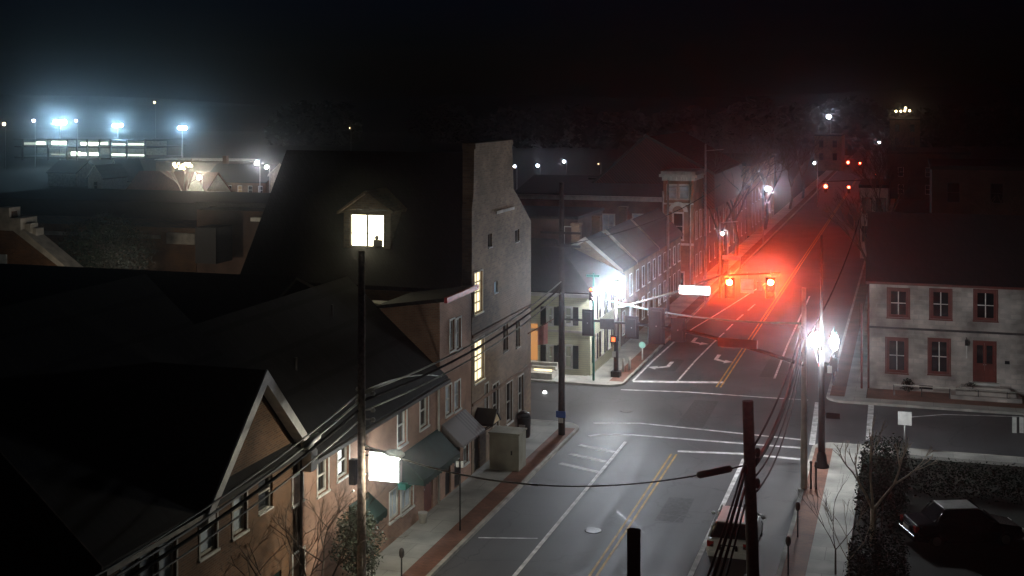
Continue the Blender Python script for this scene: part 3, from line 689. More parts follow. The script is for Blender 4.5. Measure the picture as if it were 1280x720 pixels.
# 6. row houses along the far block
def row_house(ya, yb, xa, ze, zr, name, label, wallm, roofm, chim=True, trim='dirtywhite'):
    xr = -8.5; t = thing(name, ((xa + xr) / 2, (ya + yb) / 2, 0), label, 'house', 'row houses on the far block')
    xm = xr - (xr - xa) * .42
    ws = []
    n = max(1, int((yb - ya) / 2.2))
    for k in range(n):
        a = ya + (yb - ya) * (k + .5) / n - .42; ws += [(a, a + .85, 3.4, 4.9), (a, a + .85, .9, 2.5)]
    mb = MB(); holed_wall(mb, 'x', xr, ya, yb, 0, ze, ws, 1); back_walls(mb, xa, xr, ya, yb, ze, skip=('front',))
    for yy in (ya, yb): mb.poly([(xa, yy, ze), (xr, yy, ze), (xm, yy, zr)])
    mb.build('wall', M[wallm], t)
    rf = MB().prism([(xr + .25, ya - .12, ze - .05), (xm, ya - .12, zr + .15), (xa - .25, ya - .12, ze - .05), (xa - .25, ya - .12, ze - .2), (xm, ya - .12, zr), (xr + .25, ya - .12, ze - .2)], (0, yb - ya + .1, 0)).build('roof', M[roofm], t)
    MB().prism([(xr + .27, ya - .17, ze), (xm, ya - .17, zr + .24), (xa - .27, ya - .17, ze), (xa - .27, ya - .17, ze - .28), (xm, ya - .17, zr - .06), (xr + .27, ya - .17, ze - .28)], (0, .045, 0)).build('rake_board', M[trim], t)
    if chim:
        c_ = MB().box(xm - 1.1, xm - .5, ya + .1, ya + .8, zr - .8, zr + 1.0); c_.box(xm - 1.16, xm - .44, ya + .04, ya + .86, zr + 1.0, zr + 1.15); c_.build('chimney', M[wallm], rf)
    for w in ws: window(t, 'x', xr, w, 1, mull=0)
    return t
row_house(90.2, 95.2, -14.5, 5.75, 7.8, 'row_house', 'grey gabled row house right behind the bright lamp and the cream house', 'brick_grey', 'roofgrey')
row_house(95.3, 104.2, -13.8, 5.8, 7.9, 'row_house', 'middle gabled row house with pale roof edge, second beyond the cream house', 'brick_tan', 'roofgrey', trim='dirtywhite')
row_house(104.3, 116, -13.5, 5.8, 7.9, 'row_house', 'third gabled row house with warm orange brick, just before the tower', 'brick_tan', 'roofgrey')
# back addition with pale tall windows between
t = thing('rear_brick_wing', (-16, 92, 0), 'dark brick wing with one pale tall window behind the cream corner house', 'house')
pw = rect_y(706, 718, 278, 330, 91)
xa_, xb_ = on_y(664, 300, 91).x - 4, on_y(722, 300, 91).x
mb = MB(); holed_wall(mb, 'y', 91, xa_, xb_, 0, 9.2, [(pw[0], pw[1], 6.2, 8.6)], -1); back_walls(mb, xa_, xb_, 91.01, 99, 9.2); mb.build('wall', M['brick_dark'], t)
MB().box(xa_ - .1, xb_ + .1, 90.8, 99.2, 9.2, 9.4).build('roof', M['roof'], t)
MB().box(xa_, xb_ - 1.8, 90.9, 90.99, 5.9, 6.1).build('string_board', M['dirtywhite'], t)
window(t, 'y', 91, (pw[0], pw[1], 6.2, 8.6), -1, pane='blind', mull=0, frame='dirtywhite')

# 7. brick hall with cornice and big roof
HY = 122
xa_, xb_ = on_y(640, 250, HY).x, on_y(829, 250, HY).x
t = thing('brick_hall', (xa_ / 2 + xb_ / 2, HY + 8, 0), 'broad brick hall with pale cornice under a huge dark gabled roof', 'building')
zc = on_y(740, 250, HY).z
hw = [rect_y(752, 768, 268, 295, HY), rect_y(791, 806, 268, 290, HY), rect_y(690, 702, 270, 296, HY)]
mb = MB(); holed_wall(mb, 'y', HY, xa_, xb_, 0, zc, hw, -1); back_walls(mb, xa_, xb_, HY + .01, HY + 16, zc, skip=('near',)); mb.build('wall', M['brick_red'], t)
MB().box(xa_ - .2, xb_, HY - .45, HY + .1, zc, zc + .42).build('cornice', M['white'], t)
ap = on_y(815, 170, HY + 8)
xg0, xg1 = on_y(728, 215, HY + 1).x, xb_ + 4.2
MB().prism([(xa_, HY, zc + .43), (xa_, HY + 8, zc + 1.9), (xa_, HY + 16, zc + .43)], (xb_ - xa_ - .2, 0, 0)).build('low_roof', M['roof'], t)
MB().prism([(xg0, HY + 5, zc + 1.2), (ap.x, HY + 5, ap.z), (xg1, HY + 5, zc + 2.4), (xg1, HY + 5, zc - 1), (xg0, HY + 5, zc - 1)], (0, 22, 0)).build('roof', M['roofred'], t)
m = MB()
for q in ((xg0, zc + 1.2), (xg1, zc + 2.4)): m.prism([(ap.x, HY + 4.8, ap.z + .25), (q[0], HY + 4.8, q[1] + .2), (q[0], HY + 4.8, q[1] - .1), (ap.x, HY + 4.8, ap.z - .06)], (0, .18, 0))
m.build('rake_board', M['steeldark'], t)
for w in hw: window(t, 'y', HY, w, -1, pane='blind', mull=1, frame='white')

# 8. corner tower
xa_, xb_ = on_y(829, 250, HY - .6).x, on_y(867, 250, HY - .6).x
TY = HY - .6
t = thing('brick_corner_tower', (xa_ / 2 + xb_ / 2, TY + 3, 0), 'slim brick corner tower with white flared cornice, twin sashes and an arched window', 'tower')
twin = [rect_y(834, 846, 231, 249, TY), rect_y(849, 861, 231, 249, TY)]; arch = rect_y(841, 854, 266, 300, TY); lw = rect_y(841, 855, 340, 375, TY)
zt = on_y(850, 226, TY).z
mb = MB(); holed_wall(mb, 'y', TY, xa_, xb_, 0, zt, twin + [arch, lw], -1)
tws = [(TY + 1.2, TY + 2.1, arch[2], arch[3]), (TY + 3.6, TY + 4.5, arch[2], arch[3]), (TY + 1.2, TY + 2.1, 1, 3), (TY + 3.6, TY + 4.5, 1, 3)]
holed_wall(mb, 'x', xb_, TY, TY + 6, 0, zt, tws, 1)
mb.poly([(xa_, TY, 0), (xa_, TY + 6, 0), (xa_, TY + 6, zt), (xa_, TY, zt)]); mb.poly([(xa_, TY + 6, 0), (xb_, TY + 6, 0), (xb_, TY + 6, zt), (xa_, TY + 6, zt)])
mb.build('wall', M['brick_pink'], t)
m = MB().box(xa_ - .1, xb_ + .1, TY - .1, TY + 6.1, zt, zt + .35); m.box(xa_ - .35, xb_ + .35, TY - .35, TY + 6.35, zt + .35, zt + .6); m.box(xa_ - .2, xb_ + .2, TY - .2, TY + 6.2, zt + .6, zt + .9)
for k in range(6): x = xa_ + (xb_ - xa_) * (k + .5) / 6; m.box(x - .08, x + .08, TY - .3, TY - .1, zt + .05, zt + .35)
m.build('cornice', M['white'], t)
m = MB(); m.box(xa_ + .004, xb_, TY - .09, TY - .004, arch[2] - .5, arch[2] - .3); m.box(xa_ + .004, xb_, TY - .07, TY - .004, twin[0][2] - .5, twin[0][2] - .35)
cx = (arch[0] + arch[1]) / 2; rr = (arch[1] - arch[0]) / 2
pr = [(cx + (rr + .45) * math.cos(a_ * math.pi / 10), TY - .06, arch[3] + .1 + (rr + .45) * math.sin(a_ * math.pi / 10)) for a_ in range(11)] + [(cx + (rr + .05) * math.cos(a_ * math.pi / 10), TY - .06, arch[3] + .1 + (rr + .05) * math.sin(a_ * math.pi / 10)) for a_ in range(10, -1, -1)]
for i in range(10): m.prism([pr[i], pr[i + 1], pr[20 - i], pr[21 - i]], (0, .05, 0))
m.build('stone_band', M['white'], t)
for w in twin: window(t, 'y', TY, w, -1, pane='blind', mull=0)
for w in (arch, lw): window(t, 'y', TY, w, -1, mull=0, frame='white')
for w in tws: window(t, 'x', xb_, w, 1, mull=0)
MB().tube([(xb_ - .3, TY - .1, .1), (xb_ - .3, TY - .1, zt)], .07, 6).build('downpipe', M['dirtywhite'], t)
MB().tube([(xa_ + .0, TY - .12, .1), (xa_ + .0, TY - .12, zt - 1)], .09, 6).build('corner_pipe', M['dirtywhite'], t)

# further blocks of the street
def block(x0, x1, y0, y1, z, label, wallm='brick_red', lit=(), name='brick_block', cat='building', side='x', roof='roof', gable=0, group=None, nx=3):
    t = thing(name, ((x0 + x1) / 2, (y0 + y1) / 2, 0), label, cat, group)
    face = x1 if x1 < 0 else x0; out = 1 if x1 < 0 else -1
    ws = []
    rows = max(1, int(z / 3.2))
    nn = max(1, int((y1 - y0) / 3.4))
    if side == 'x':
        for r_ in range(rows):
            for k in range(nn):
                a = y0 + (y1 - y0) * (k + .5) / nn - .5; ws.append((a, a + 1.0, 1 + r_ * 3.1, 2.7 + r_ * 3.1))
    fs = []
    for r_ in range(rows):
        for k in range(nx):
            a = x0 + (x1 - x0) * (k + .5) / nx - .5; fs.append((a, a + 1.0, 1 + r_ * 3.1, 2.7 + r_ * 3.1))
    mb = MB()
    if side == 'x': holed_wall(mb, 'x', face, y0, y1, 0, z, ws, out)
    else: mb.poly([(face, y0, 0), (face, y1, 0), (face, y1, z), (face, y0, z)])
    holed_wall(mb, 'y', y0, x0, x1, 0, z, fs, -1)
    mb.poly([(x0, y1, 0), (x1, y1, 0), (x1, y1, z), (x0, y1, z)]); ox = x0 if face == x1 else x1
    mb.poly([(ox, y0, 0), (ox, y1, 0), (ox, y1, z), (ox, y0, z)])
    if gable: mb.prism([(x0, y0, z), (x1, y0, z), ((x0 + x1) / 2, y0, z + gable)], (0, y1 - y0, 0))
    mb.build('wall', M[wallm], t)
    if gable:
        xm = (x0 + x1) / 2
        MB().prism([(x0 - .3, y0 - .3, z), (xm, y0 - .3, z + gable + .2), (x1 + .3, y0 - .3, z), (x1 + .3, y0 - .3, z - .15), (xm, y0 - .3, z + gable + .02), (x0 - .3, y0 - .3, z - .15)], (0, y1 - y0 + .6, 0)).build('roof', M[roof], t)
    else:
        MB().box(x0 - .2, x1 + .2, y0 - .2, y1 + .2, z, z + .4).build('roof', M[roof], t)
    for i, w in enumerate(ws): window(t, 'x', face, w, out, mull=0, lintel=False)
    for i, w in enumerate(fs): window(t, 'y', y0, w, -1, mull=0, lintel=False, pane=lit[i] if i < len(lit) and lit[i] else 'glass')
    return t
block(-20, -8.5, 128.5, 146, 9.5, 'red brick block just past the corner tower, lit by the red signals', 'brick_red', name='brick_block')
block(-18, -8.5, 147, 166, 6.8, 'low red brick block past the taller brick block on the left side', 'brick_red', gable=3)
block(-20, -8.5, 170, 200, 9.2, 'far brick block beside the bright distant lamp', 'brick_pink')
x_ = on_y(940, 290, 205)
# pale lit shed above the signals
a, b = on_y(942, 285, 205), on_y(1008, 296, 205)
block(on_y(1042, 300, 215).x + 8, on_y(1042, 300, 215).x + 22, 240, 262, 8.2, 'dark block on the right beyond the far red signals', 'brick_dark')

# ------------------------------------------------------------------ right side
SY = 82.25
t = thing('stone_house', (16, SY + 4, 0), 'long whitewashed stone house with red framed windows and red double door', 'house')
xa_, xb_ = 8.96, 26
zt = 6.75
up = [rect_y(1110, 1136, 361, 397, SY), rect_y(1163, 1189, 362, 399, SY), rect_y(1218, 1246, 363, 401, SY)]
up += [(up[2][0] + 2.9, up[2][1] + 2.9, up[2][2], up[2][3]), (up[2][0] + 5.8, up[2][1] + 5.8, up[2][2], up[2][3])]
lo = [rect_y(1108, 1134, 423, 466, SY), rect_y(1161, 1187, 424, 468, SY)]
lo += [(up[3][0], up[3][1], lo[0][2], lo[0][3]), (up[4][0], up[4][1], lo[0][2], lo[0][3])]
dd = rect_y(1216, 1246, 426, 478, SY); cw = rect_y(1149, 1166, 484, 490, SY); cw = (cw[0], cw[1], .2, .5)
mb = MB(); holed_wall(mb, 'y', SY, xa_, xb_, 0, zt, up + lo + [dd, cw], -1, .2)
mb.poly([(xa_, SY, 0), (xa_, SY + 8, 0), (xa_, SY + 8, zt), (xa_, SY, zt)]); mb.poly([(xb_, SY, 0), (xb_, SY + 8, 0), (xb_, SY + 8, zt), (xb_, SY, zt)]); mb.poly([(xa_, SY + 8, 0), (xb_, SY + 8, 0), (xb_, SY + 8, zt), (xa_, SY + 8, zt)])
mb.prism([(xa_, SY, zt), (xa_, SY + 4, 10.3), (xa_, SY + 8, zt)], (.3, 0, 0))
mb.build('wall', M['stone'], t)
MB().prism([(xa_ - .15, SY - .35, zt + .02), (xa_ - .15, SY + 4, 10.7), (xa_ - .15, SY + 8.35, zt + .02), (xa_ - .15, SY + 8.35, zt - .1), (xa_ - .15, SY + 4, 10.5), (xa_ - .15, SY - .35, zt - .1)], (xb_ - xa_ + .3, 0, 0)).build('roof', M['roof'], t)
MB().box(xa_ - .1, xb_ + .1, SY - .5, SY - .36, zt - .12, zt + .02).build('gutter', M['redwood'], t)
MB().tube([(xa_ + .02, SY - .12, .15), (xa_ + .02, SY - .12, zt - .1)], .06, 6).build('downpipe', M['redwood'], t)
MB().box(xa_ - .02, xb_, SY - .05, SY - .004, 3.85, 3.98).build('string_course', M['steeldark'], t)
for w in up + lo:
    window(t, 'y', SY, w, -1, frame='redwood', sill='redwood', fw=.17, mull=0, rails=0, depth=.1, label='red framed window')
for w in up + lo:
    pass
m = MB()
for w in up + lo:
    pass
fr = MB(); e = .003
fr.box(dd[0] + e, dd[0] + .14, SY + .02, SY + .1, dd[2], dd[3] - e); fr.box(dd[1] - .14, dd[1] - e, SY + .02, SY + .1, dd[2], dd[3] - e); fr.box(dd[0] + .145, dd[1] - .145, SY + .02, SY + .1, dd[3] - .14, dd[3] - e)
fr.build('door_frame', M['redwood'], t)
md = (dd[0] + dd[1]) / 2
for a, b in ((dd[0] + .145, md - .006), (md + .006, dd[1] - .145)):
    m = MB().box(a, b, SY + .11, SY + .16, dd[2], dd[3] - .145); m.box(a + .08, b - .08, SY + .09, SY + .109, dd[2] + .12, dd[2] + 1.0)
    dl = m.build('door', M['redwood'], t)
    MB().box(a + .09, b - .09, SY + .098, SY + .108, dd[2] + 1.12, dd[3] - .3).build('door_pane', M['glass'], dl)
    MB().ball((md + (-.06 if a < md - .1 else .06), SY + .085, dd[2] + 1.05), .03, 8).build('handle', M['steel'], dl)
MB().box(dd[0] - .15, dd[1] + .15, SY - .3, SY + .1, dd[2] - .14, dd[2] - .003).build('door_sill', M['white'], t)
st = MB()
for k in range(3): st.box(dd[0] - .7 - k * .3, dd[1] + .7 + k * .3, SY - .9 - k * .35, SY - .003 - k * .001, .12, dd[2] - .15 - k * .2 if dd[2] - .15 - k * .2 > .16 else .16 + (.02 - k * .01))
st.build('front_step', M['stone'], t)
window(t, 'y', SY, cw, -1, frame='black', mull=2, rails=0, lintel=False, fw=.04)
m = MB().box(on_y(1256, 449, SY).x, on_y(1262, 449, SY).x, SY - .06, SY - .004, on_y(1256, 455, SY).z, on_y(1256, 451, SY).z).build('mailbox', M['black'], t)
q = on_y(1208, 427, SY)
m = MB().box(q.x - .09, q.x + .09, SY - .3, SY - .12, q.z - .2, q.z + .15); m.tube([(q.x, SY - .2, q.z + .15), (q.x, SY - .004, q.z + .25)], .02, 6); m.build('wall_lantern', M['black'], t)
m = MB().box(q.x - .02, q.x + .04, SY - .09, SY - .004, q.z - 1.0, q.z - .25).build('house_number_board', M['white'], t)

# glazing bars of the stone house windows (pale)
for o in [o for o in t.children if o.name.startswith('window')][:len(up + lo)]:
    pass
for w in up + lo:
    m = MB(); mid = (w[0] + w[1]) / 2; zmid = (w[2] + w[3]) / 2
    m.box(mid - .03, mid + .03, SY + .07, SY + .094, w[2] + .18, w[3] - .18); m.box(w[0] + .18, w[1] - .18, SY + .072, SY + .09, zmid - .025, zmid + .025)
    m.build('glazing_bar', M['white'], t)

# dark big buildings behind it
def bigblock(pl, pr, ytop, y, depth, label, bands=(), wallm='brick_dark', name='dark_building', seedlit=()):
    a, b = on_y(pl, ytop, y), on_y(pr, ytop, y)
    t = thing(name, ((a.x + b.x) / 2, y + depth / 2, 0), label, 'building')
    z = (a.z + b.z) / 2
    ws = []
    n = max(2, int((b.x - a.x) / 3.2)); rows = max(1, int(z / 3.3))
    for r_ in range(rows):
        for k in range(n):
            c_ = a.x + (b.x - a.x) * (k + .5) / n; ws.append((c_ - .55, c_ + .55, z - 2.9 - r_ * 3.2, z - 1.1 - r_ * 3.2))
    ws = [w for w in ws if w[2] > .2]
    mb = MB(); holed_wall(mb, 'y', y, a.x, b.x, 0, z, ws, -1); back_walls(mb, a.x, b.x, y + .01, y + depth, z, skip=('near',)); mb.build('wall', M[wallm], t)
    MB().box(a.x - .15, b.x + .15, y - .15, y + depth, z, z + .35).build('roof', M['roof'], t)
    for i, w in enumerate(ws): window(t, 'y', y, w, -1, mull=0, lintel=False, frame='steeldark', sill='steeldark', pane=seedlit[i % len(seedlit)] if seedlit else 'glass')
    return t
bigblock(1165, 1330, 213, 118, 14, 'wide dark brick building behind the stone house roof', name='dark_brick_building', seedlit=('glass', 'glass', 'glass', 'e_dim2') if 'e_dim2' in M else ())
bigblock(1075, 1110, 235, 150, 12, 'pale grey walled building beside the distant white lights', wallm='dirtywhite', name='pale_building')
bigblock(1112, 1150, 150, 330, 20, 'tall far building with a row of warm lights on its roof', wallm='brick_grey', name='tall_far_building')
bigblock(1018, 1052, 170, 330, 16, 'far low building under a single bright roof lamp', wallm='brick_grey', name='far_building')

# ------------------------------------------------------------------ rear roofs and background on the left
def gable_house(pl, pr, ye, yr, y, depth, label, wallm, roofm, name='gabled_house', ridge='x', nwin=3, lit=None, group=None, trim='dirtywhite', z0=0, chim=False):
    """house whose front faces the camera; ridge='x' runs along x (roof slope seen), 'y' shows the gable"""
    a, b = on_y(pl, ye, y), on_y(pr, ye, y); z = a.z; zr = on_y(pl, yr, y + (depth / 2 if ridge == 'x' else 0)).z
    t = thing(name, ((a.x + b.x) / 2, y + depth / 2, 0), label, 'house', group); ws = []
    for k in range(nwin):
        c_ = a.x + (b.x - a.x) * (k + .5) / nwin
        if z > 3: ws.append((c_ - .45, c_ + .45, z - 2.2, z - .7))
    mb = MB(); holed_wall(mb, 'y', y, a.x, b.x, 0, z, ws, -1); back_walls(mb, a.x, b.x, y + .01, y + depth, z, skip=('near',))
    if ridge == 'x':
        for xx in (a.x, b.x): mb.poly([(xx, y, z), (xx, y + depth, z), (xx, y + depth / 2, zr - .15)])
        rf = MB().prism([(a.x - .3, y - .3, z - .05), (a.x - .3, y + depth / 2, zr), (a.x - .3, y + depth + .3, z - .05), (a.x - .3, y + depth + .3, z - .2), (a.x - .3, y + depth / 2, zr - .2), (a.x - .3, y - .3, z - .2)], (b.x - a.x + .6, 0, 0)).build('roof', M[roofm], t)
    else:
        xm = (a.x + b.x) / 2; mb.poly([(a.x, y, z), (b.x, y, z), (xm, y, zr - .1)]); mb.poly([(a.x, y + depth, z), (b.x, y + depth, z), (xm, y + depth, zr - .1)])
        rf = MB().prism([(a.x - .3, y - .3, z - .1), (xm, y - .3, zr + .1), (b.x + .3, y - .3, z - .1), (b.x + .3, y - .3, z - .3), (xm, y - .3, zr - .1), (a.x - .3, y - .3, z - .3)], (0, depth + .6, 0)).build('roof', M[roofm], t)
        if trim:
            MB().prism([(a.x - .32, y - .36, z - .05), (xm, y - .36, zr + .18), (b.x + .32, y - .36, z - .05), (b.x + .32, y - .36, z - .4), (xm, y - .36, zr - .18), (a.x - .32, y - .36, z - .4)], (0, .05, 0)).build('rake_board', M[trim], t)
    mb.build('wall', M[wallm], t)
    if chim:
        c_ = MB().box(a.x + .8, a.x + 1.6, y + depth / 2, y + depth / 2 + .8, zr - 1, zr + 1.4); c_.build('chimney', M[wallm], rf)
    for i, w in enumerate(ws): window(t, 'y', y, w, -1, mull=0, lintel=False, pane=(lit[i] if lit and i < len(lit) and lit[i] else 'glass'))
    return t
# dark rear roof behind the near house
t = thing('rear_dark_building', (-24, 54, 0), 'dark brick rear building with a broad black roof behind the near brick house', 'building')
pw = rect_y(318, 330, 400, 428, 47)
mb = MB(); holed_wall(mb, 'y', 47, -36, -13.6, 0, 8.2, [(pw[0], pw[1], 6.3, 7.6)], -1); back_walls(mb, -36, -13.6, 47.01, 56, 8.2, skip=('near',)); mb.build('wall', M['brick_dark'], t)
MB().prism([(-36.4, 46.6, 8.25), (-36.4, 51.5, 10.1), (-36.4, 56.4, 8.25), (-36.4, 56.4, 8.1), (-36.4, 51.5, 9.95), (-36.4, 46.6, 8.1)], (21.8, 0, 0)).build('roof', M['roof'], t)
window(t, 'y', 47, (pw[0], pw[1], 6.3, 7.6), -1, mull=0, frame='dirtywhite', pane='blind')
# coping gable building at the far left
t = thing('stepped_gable_building', (-42, 66, 0), 'brick building end with a pale sloping coping at the left edge', 'building')
A0, A1, A2 = on_y(18, 288, 64), on_y(96, 349, 64), on_y(14, 262, 64)
cwn = rect_y(0, 9, 318, 340, 64)
mb = MB(); mb.prism([(-60, 64, 0), (A1.x, 64, 0), (A1.x, 64, A1.z), (A0.x, 64, A0.z), (A2.x, 64, A2.z), (-60, 64, A2.z)], (0, .5, 0)); mb.build('wall', M['brick_tan'], t)
m = MB(); m.prism([(A0.x, 63.85, A0.z), (A1.x + .15, 63.85, A1.z - .1), (A1.x + .15, 63.85, A1.z + .2), (A0.x, 63.85, A0.z + .5)], (0, 1.3, 0)); m.box(A0.x - .2, A0.x + .6, 63.8, 65.3, A0.z + .0, A0.z + .75)
m.build('coping', M['dirtywhite'], t)
MB().box(A2.x - .9, A2.x + .02, 63.8, 64.8, A0.z, A2.z + .12).build('parapet', M['dirtywhite'], t)
m = MB(); q = on_y(40, 285, 64.6); m.box(q.x - .4, q.x + .2, 64.2, 64.9, q.z - 1.6, q.z + .3); m.box(q.x - .1, q.x + .45, 64.4, 65.1, q.z - 1.6, q.z); m.build('chimney', M['dirtywhite'], t)
MB().box(cwn[0], cwn[1], 63.9, 63.99, cwn[2], cwn[3]).build('window', M['blind'], t)
# long flat building with a pale band
def px_box(t, name, pl, pr, yt, yb, y, d, mat, label=None):
    a, b = on_y(pl, yt, y), on_y(pr, yb, y); return MB().box(a.x, b.x, y, y + d, b.z, a.z).build(name, M[mat], t, label=label)
t = thing('flat_roofed_building', (-62, 100, 0), 'long flat roofed brick building with black parapet and a lit pale wall end', 'building')
px_box(t, 'wall', -40, 245, 276, 420, 96, 12, 'brick_tan')
px_box(t, 'parapet', -42, 262, 246, 275.6, 95.6, 12.6, 'roof')
px_box(t, 'lit_wall', 208, 243, 291, 306, 95.6, .38, 'dirtywhite'); px_box(t, 'pale_band', 20, 200, 292, 294, 95.8, .15, 'dirtywhite'); px_box(t, 'door', 30, 42, 282, 290, 95.8, .15, 'white')
t = thing('rear_roof_block', (-38, 98, 0), 'black roofed low block between the flat building and the tall brick building', 'building')
px_box(t, 'wall', 246, 400, 262, 420, 92, 10, 'brick_dark'); px_box(t, 'roof', 244, 402, 252, 261.6, 91.7, 10.5, 'roof')
px_box(t, 'lit_vent', 313, 325, 272, 277, 91.2, .6, 'white', 'pale roof vent')
px_box(t, 'chimney', 244, 270, 284, 330, 88, 2.5, 'roof'); px_box(t, 'side_panel', 270.5, 281, 291, 304, 91.5, .18, 'dirtywhite')
leafy_tree((on_y(130, 330, 84).x, 84, 0), 9.0, 8.2, 'broad round dark tree in front of the flat roofed building', 11, 12000, .11, 'leaf', 'round_tree', low=.45)

# houses further left
gable_house(157, 254, 241, 213, 190, 9, 'house with a long dark red roof, white gable and white eave', 'white', 'roofred', name='red_roofed_house')
t = [o for o in COL.objects if o.name == 'red_roofed_house'][0]
a = on_y(236, 241, 190).x; b = on_y(257, 241, 190).x; z_ = on_y(240, 241, 189.4).z
MB().prism([(a, 189.5, z_), (b, 189.5, z_), ((a + b) / 2 - .2, 189.5, on_y(245, 215, 189.5).z)], (0, .3, 0)).build('white_gable', M['white'], t)
gable_house(110, 128, 222, 207, 205, 8, 'small pale gabled house left of the red roof', 'white', 'roofgrey', ridge='y', nwin=1, group='small distant houses')
gable_house(134, 152, 226, 200, 215, 8, 'pale gabled house nearest the left end of the red roof', 'white', 'roofgrey', ridge='y', nwin=1, group='small distant houses')
gable_house(60, 95, 215, 200, 225, 8, 'dim grey house farthest left among the small distant houses', 'dirtywhite', 'roofgrey', ridge='x', nwin=2, group='small distant houses')
gable_house(255, 332, 226, 204, 200, 10, 'tan brick house with dim windows right of the red roofed house', 'brick_tan', 'roof', name='tan_brick_house', nwin=6, lit=('e_dimwarm', None, None, 'e_dimwarm', None, None), chim=True)
gable_house(338, 364, 218, 205, 190, 10, 'pale gable ended chapel at the edge of the big black roof', 'dirtywhite', 'roofgrey', ridge='y', name='chapel', nwin=1)
t = thing('long_dim_building', (-100, 260, 0), 'long low building with a pale roof edge behind the tan brick house', 'building')
px_box(t, 'wall', 195, 300, 202, 235, 245, 8, 'brick_dark'); px_box(t, 'roof', 193, 302, 199, 201.6, 244.6, 8.6, 'dirtywhite')
# parking deck
t = thing('parking_deck', (-170, 420, 0), 'two storey open parking deck with bright strips of light on both floors', 'parking deck')
py_ = 300
slab = MB()
for yt, yb in ((182.5, 186), (195.5, 200)):
    a, b = on_y(18, yt, py_), on_y(182, yb, py_); slab.box(a.x, b.x, py_, py_ + 20, b.z, a.z)
a, b = on_y(16, 173.5, py_), on_y(183, 176, py_); slab.box(a.x, b.x, py_, py_ + 20, b.z, a.z)
slab.build('deck_slab', M['steeldark'], t)
cm = []
for px in (28, 60, 84, 96, 109, 124, 138, 158, 181):
    a, b = on_y(px, 174, py_), on_y(px + 1.6, 200, py_); MB().box(a.x, b.x, py_ - .4, py_ - .01, b.z, a.z).build('column', M['steeldark'], t)
a = on_y(18, 176, py_ + 2); b = on_y(182, 196, py_ + 2)
MB().box(a.x, b.x, py_ + 12, py_ + 12.3, b.z, a.z).build('back_wall', M['dirtywhite'], t)
for pl, pr, yt, yb, e_ in ((45, 56, 177, 181, 3), (65, 82, 176.5, 181, 7), (101, 107, 178, 181.5, 7), (110, 122, 178, 181.5, 9), (126, 134, 178, 181, 4), (139, 157, 179.5, 181.5, 2.5), (160, 180, 179.5, 181.5, 3),
                           (89, 100, 190, 194.5, 10), (102, 109, 191, 194.5, 5), (112, 123, 191, 194.5, 9), (138, 158, 192, 195, 3.5), (160, 180, 193, 195, 5), (64, 80, 192, 194, .6), (30, 44, 178, 181, .7)):
    key = 'deck_%s' % e_
    if key not in M: M[key] = emit('deck_light_%s' % str(e_).replace('.', '_'), (.85, .95, .75), e_)
    a, b = on_y(pl, yt, py_ + 1), on_y(pr, yb, py_ + 1); MB().box(a.x, b.x, py_ + 1, py_ + 1.3, b.z, a.z).build('strip_lamp', M[key], t)

# floodlight masts
fl0 = None
for i, (px, py, lab, sc) in enumerate(((75, 153, 'brightest floodlight mast over the parking deck, leftmost of three', 1.35), (147, 157, 'middle floodlight mast near the right end of the parking deck', 1.05), (228, 160, 'rightmost of three floodlight masts, standing over the red roofed house', .95))):
    p = at(px, py, 360)
    t = thing('floodlight_mast', (p.x, p.y, 0), lab, 'floodlight', 'floodlight masts on the horizon')
    MB().tube([(p.x, p.y, 0), (p.x, p.y, p.z + .6)], [.25, .14], 8).build('mast', M['steel'], t)
    MB().box(p.x - 1.5, p.x + 1.5, p.y - .1, p.y + .1, p.z - .1, p.z + .1).build('crossarm', M['steel'], t)
    d_ = (CAM - p).normalized(); sx = Vector((d_.y, -d_.x, 0)).normalized()
    for k in (-1, 0, 1):
        c_ = p + sx * k * .85 * sc + d_ * .3
        glare_lens(t, c_, .42 * sc, .9 * sc, 'e_glare2', 'lamp_head')

# distant street lamps (pole, arm, globe)
def far_lamp(px, py, dist, label, r=.3, mat='e_farlamp', name='distant_street_lamp'):
    p = at(px, py, dist); t = thing(name, (p.x, p.y, 0), label, 'street lamp', 'distant street lamps')
    MB().tube([(p.x + .5, p.y, 0), (p.x + .5, p.y, p.z + .3), (p.x + .1, p.y, p.z + .35)], [.09, .06, .05], 6).build('pole', M['steel'], t)
    MB().ball((p.x, p.y, p.z), r, 10).build('globe', M[mat], t)
    return t
for a in ((42, 151, 330, 'small white lamp left of the brightest floodlight', .32), (95, 151, 330, 'small white lamp right of the brightest floodlight', .26), (5, 155, 330, 'orange lamp at the far left edge', .42, 'e_farwarm'),
          (193, 128, 430, 'highest faint lamp above the middle floodlight', .3, 'e_farwarm'), (321, 204, 185, 'bright lamp left of the chapel', .25, 'e_lamp'), (333, 209, 180, 'bluish lamp just left of the chapel', .2, 'e_lamp'), (346, 223, 170, 'faint lamp on a pole before the chapel', .1),
          (643, 208, 240, 'white lamp touching the edge of the chimney gable', .22), (672, 207, 250, 'middle blue white lamp above the hall cornice', .25), (705, 202, 250, 'white lamp left of the big gabled roof', .26), (748, 205, 250, 'faint warm lamp close to the big gabled roof', .09, 'e_farwarm'),
          (1036, 146, 322, 'lone bright lamp high above the far low building', .5), (1099, 178, 300, 'bluish lamp below and left of the tall far building', .24), (1018, 204, 215, 'small white lamp between the bright lamp and the far signals', .17), (903, 292, 118, 'small lamp on the tall pole over the left red signal', .12, 'e_lamp'), (437, 160, 420, 'faint lamp above the lit dormer', .14, 'e_farwarm'), (249, 222, 194, 'small warm lamp right of the white gable of the red roofed house', .26, 'e_lamp3')):
    far_lamp(*a)
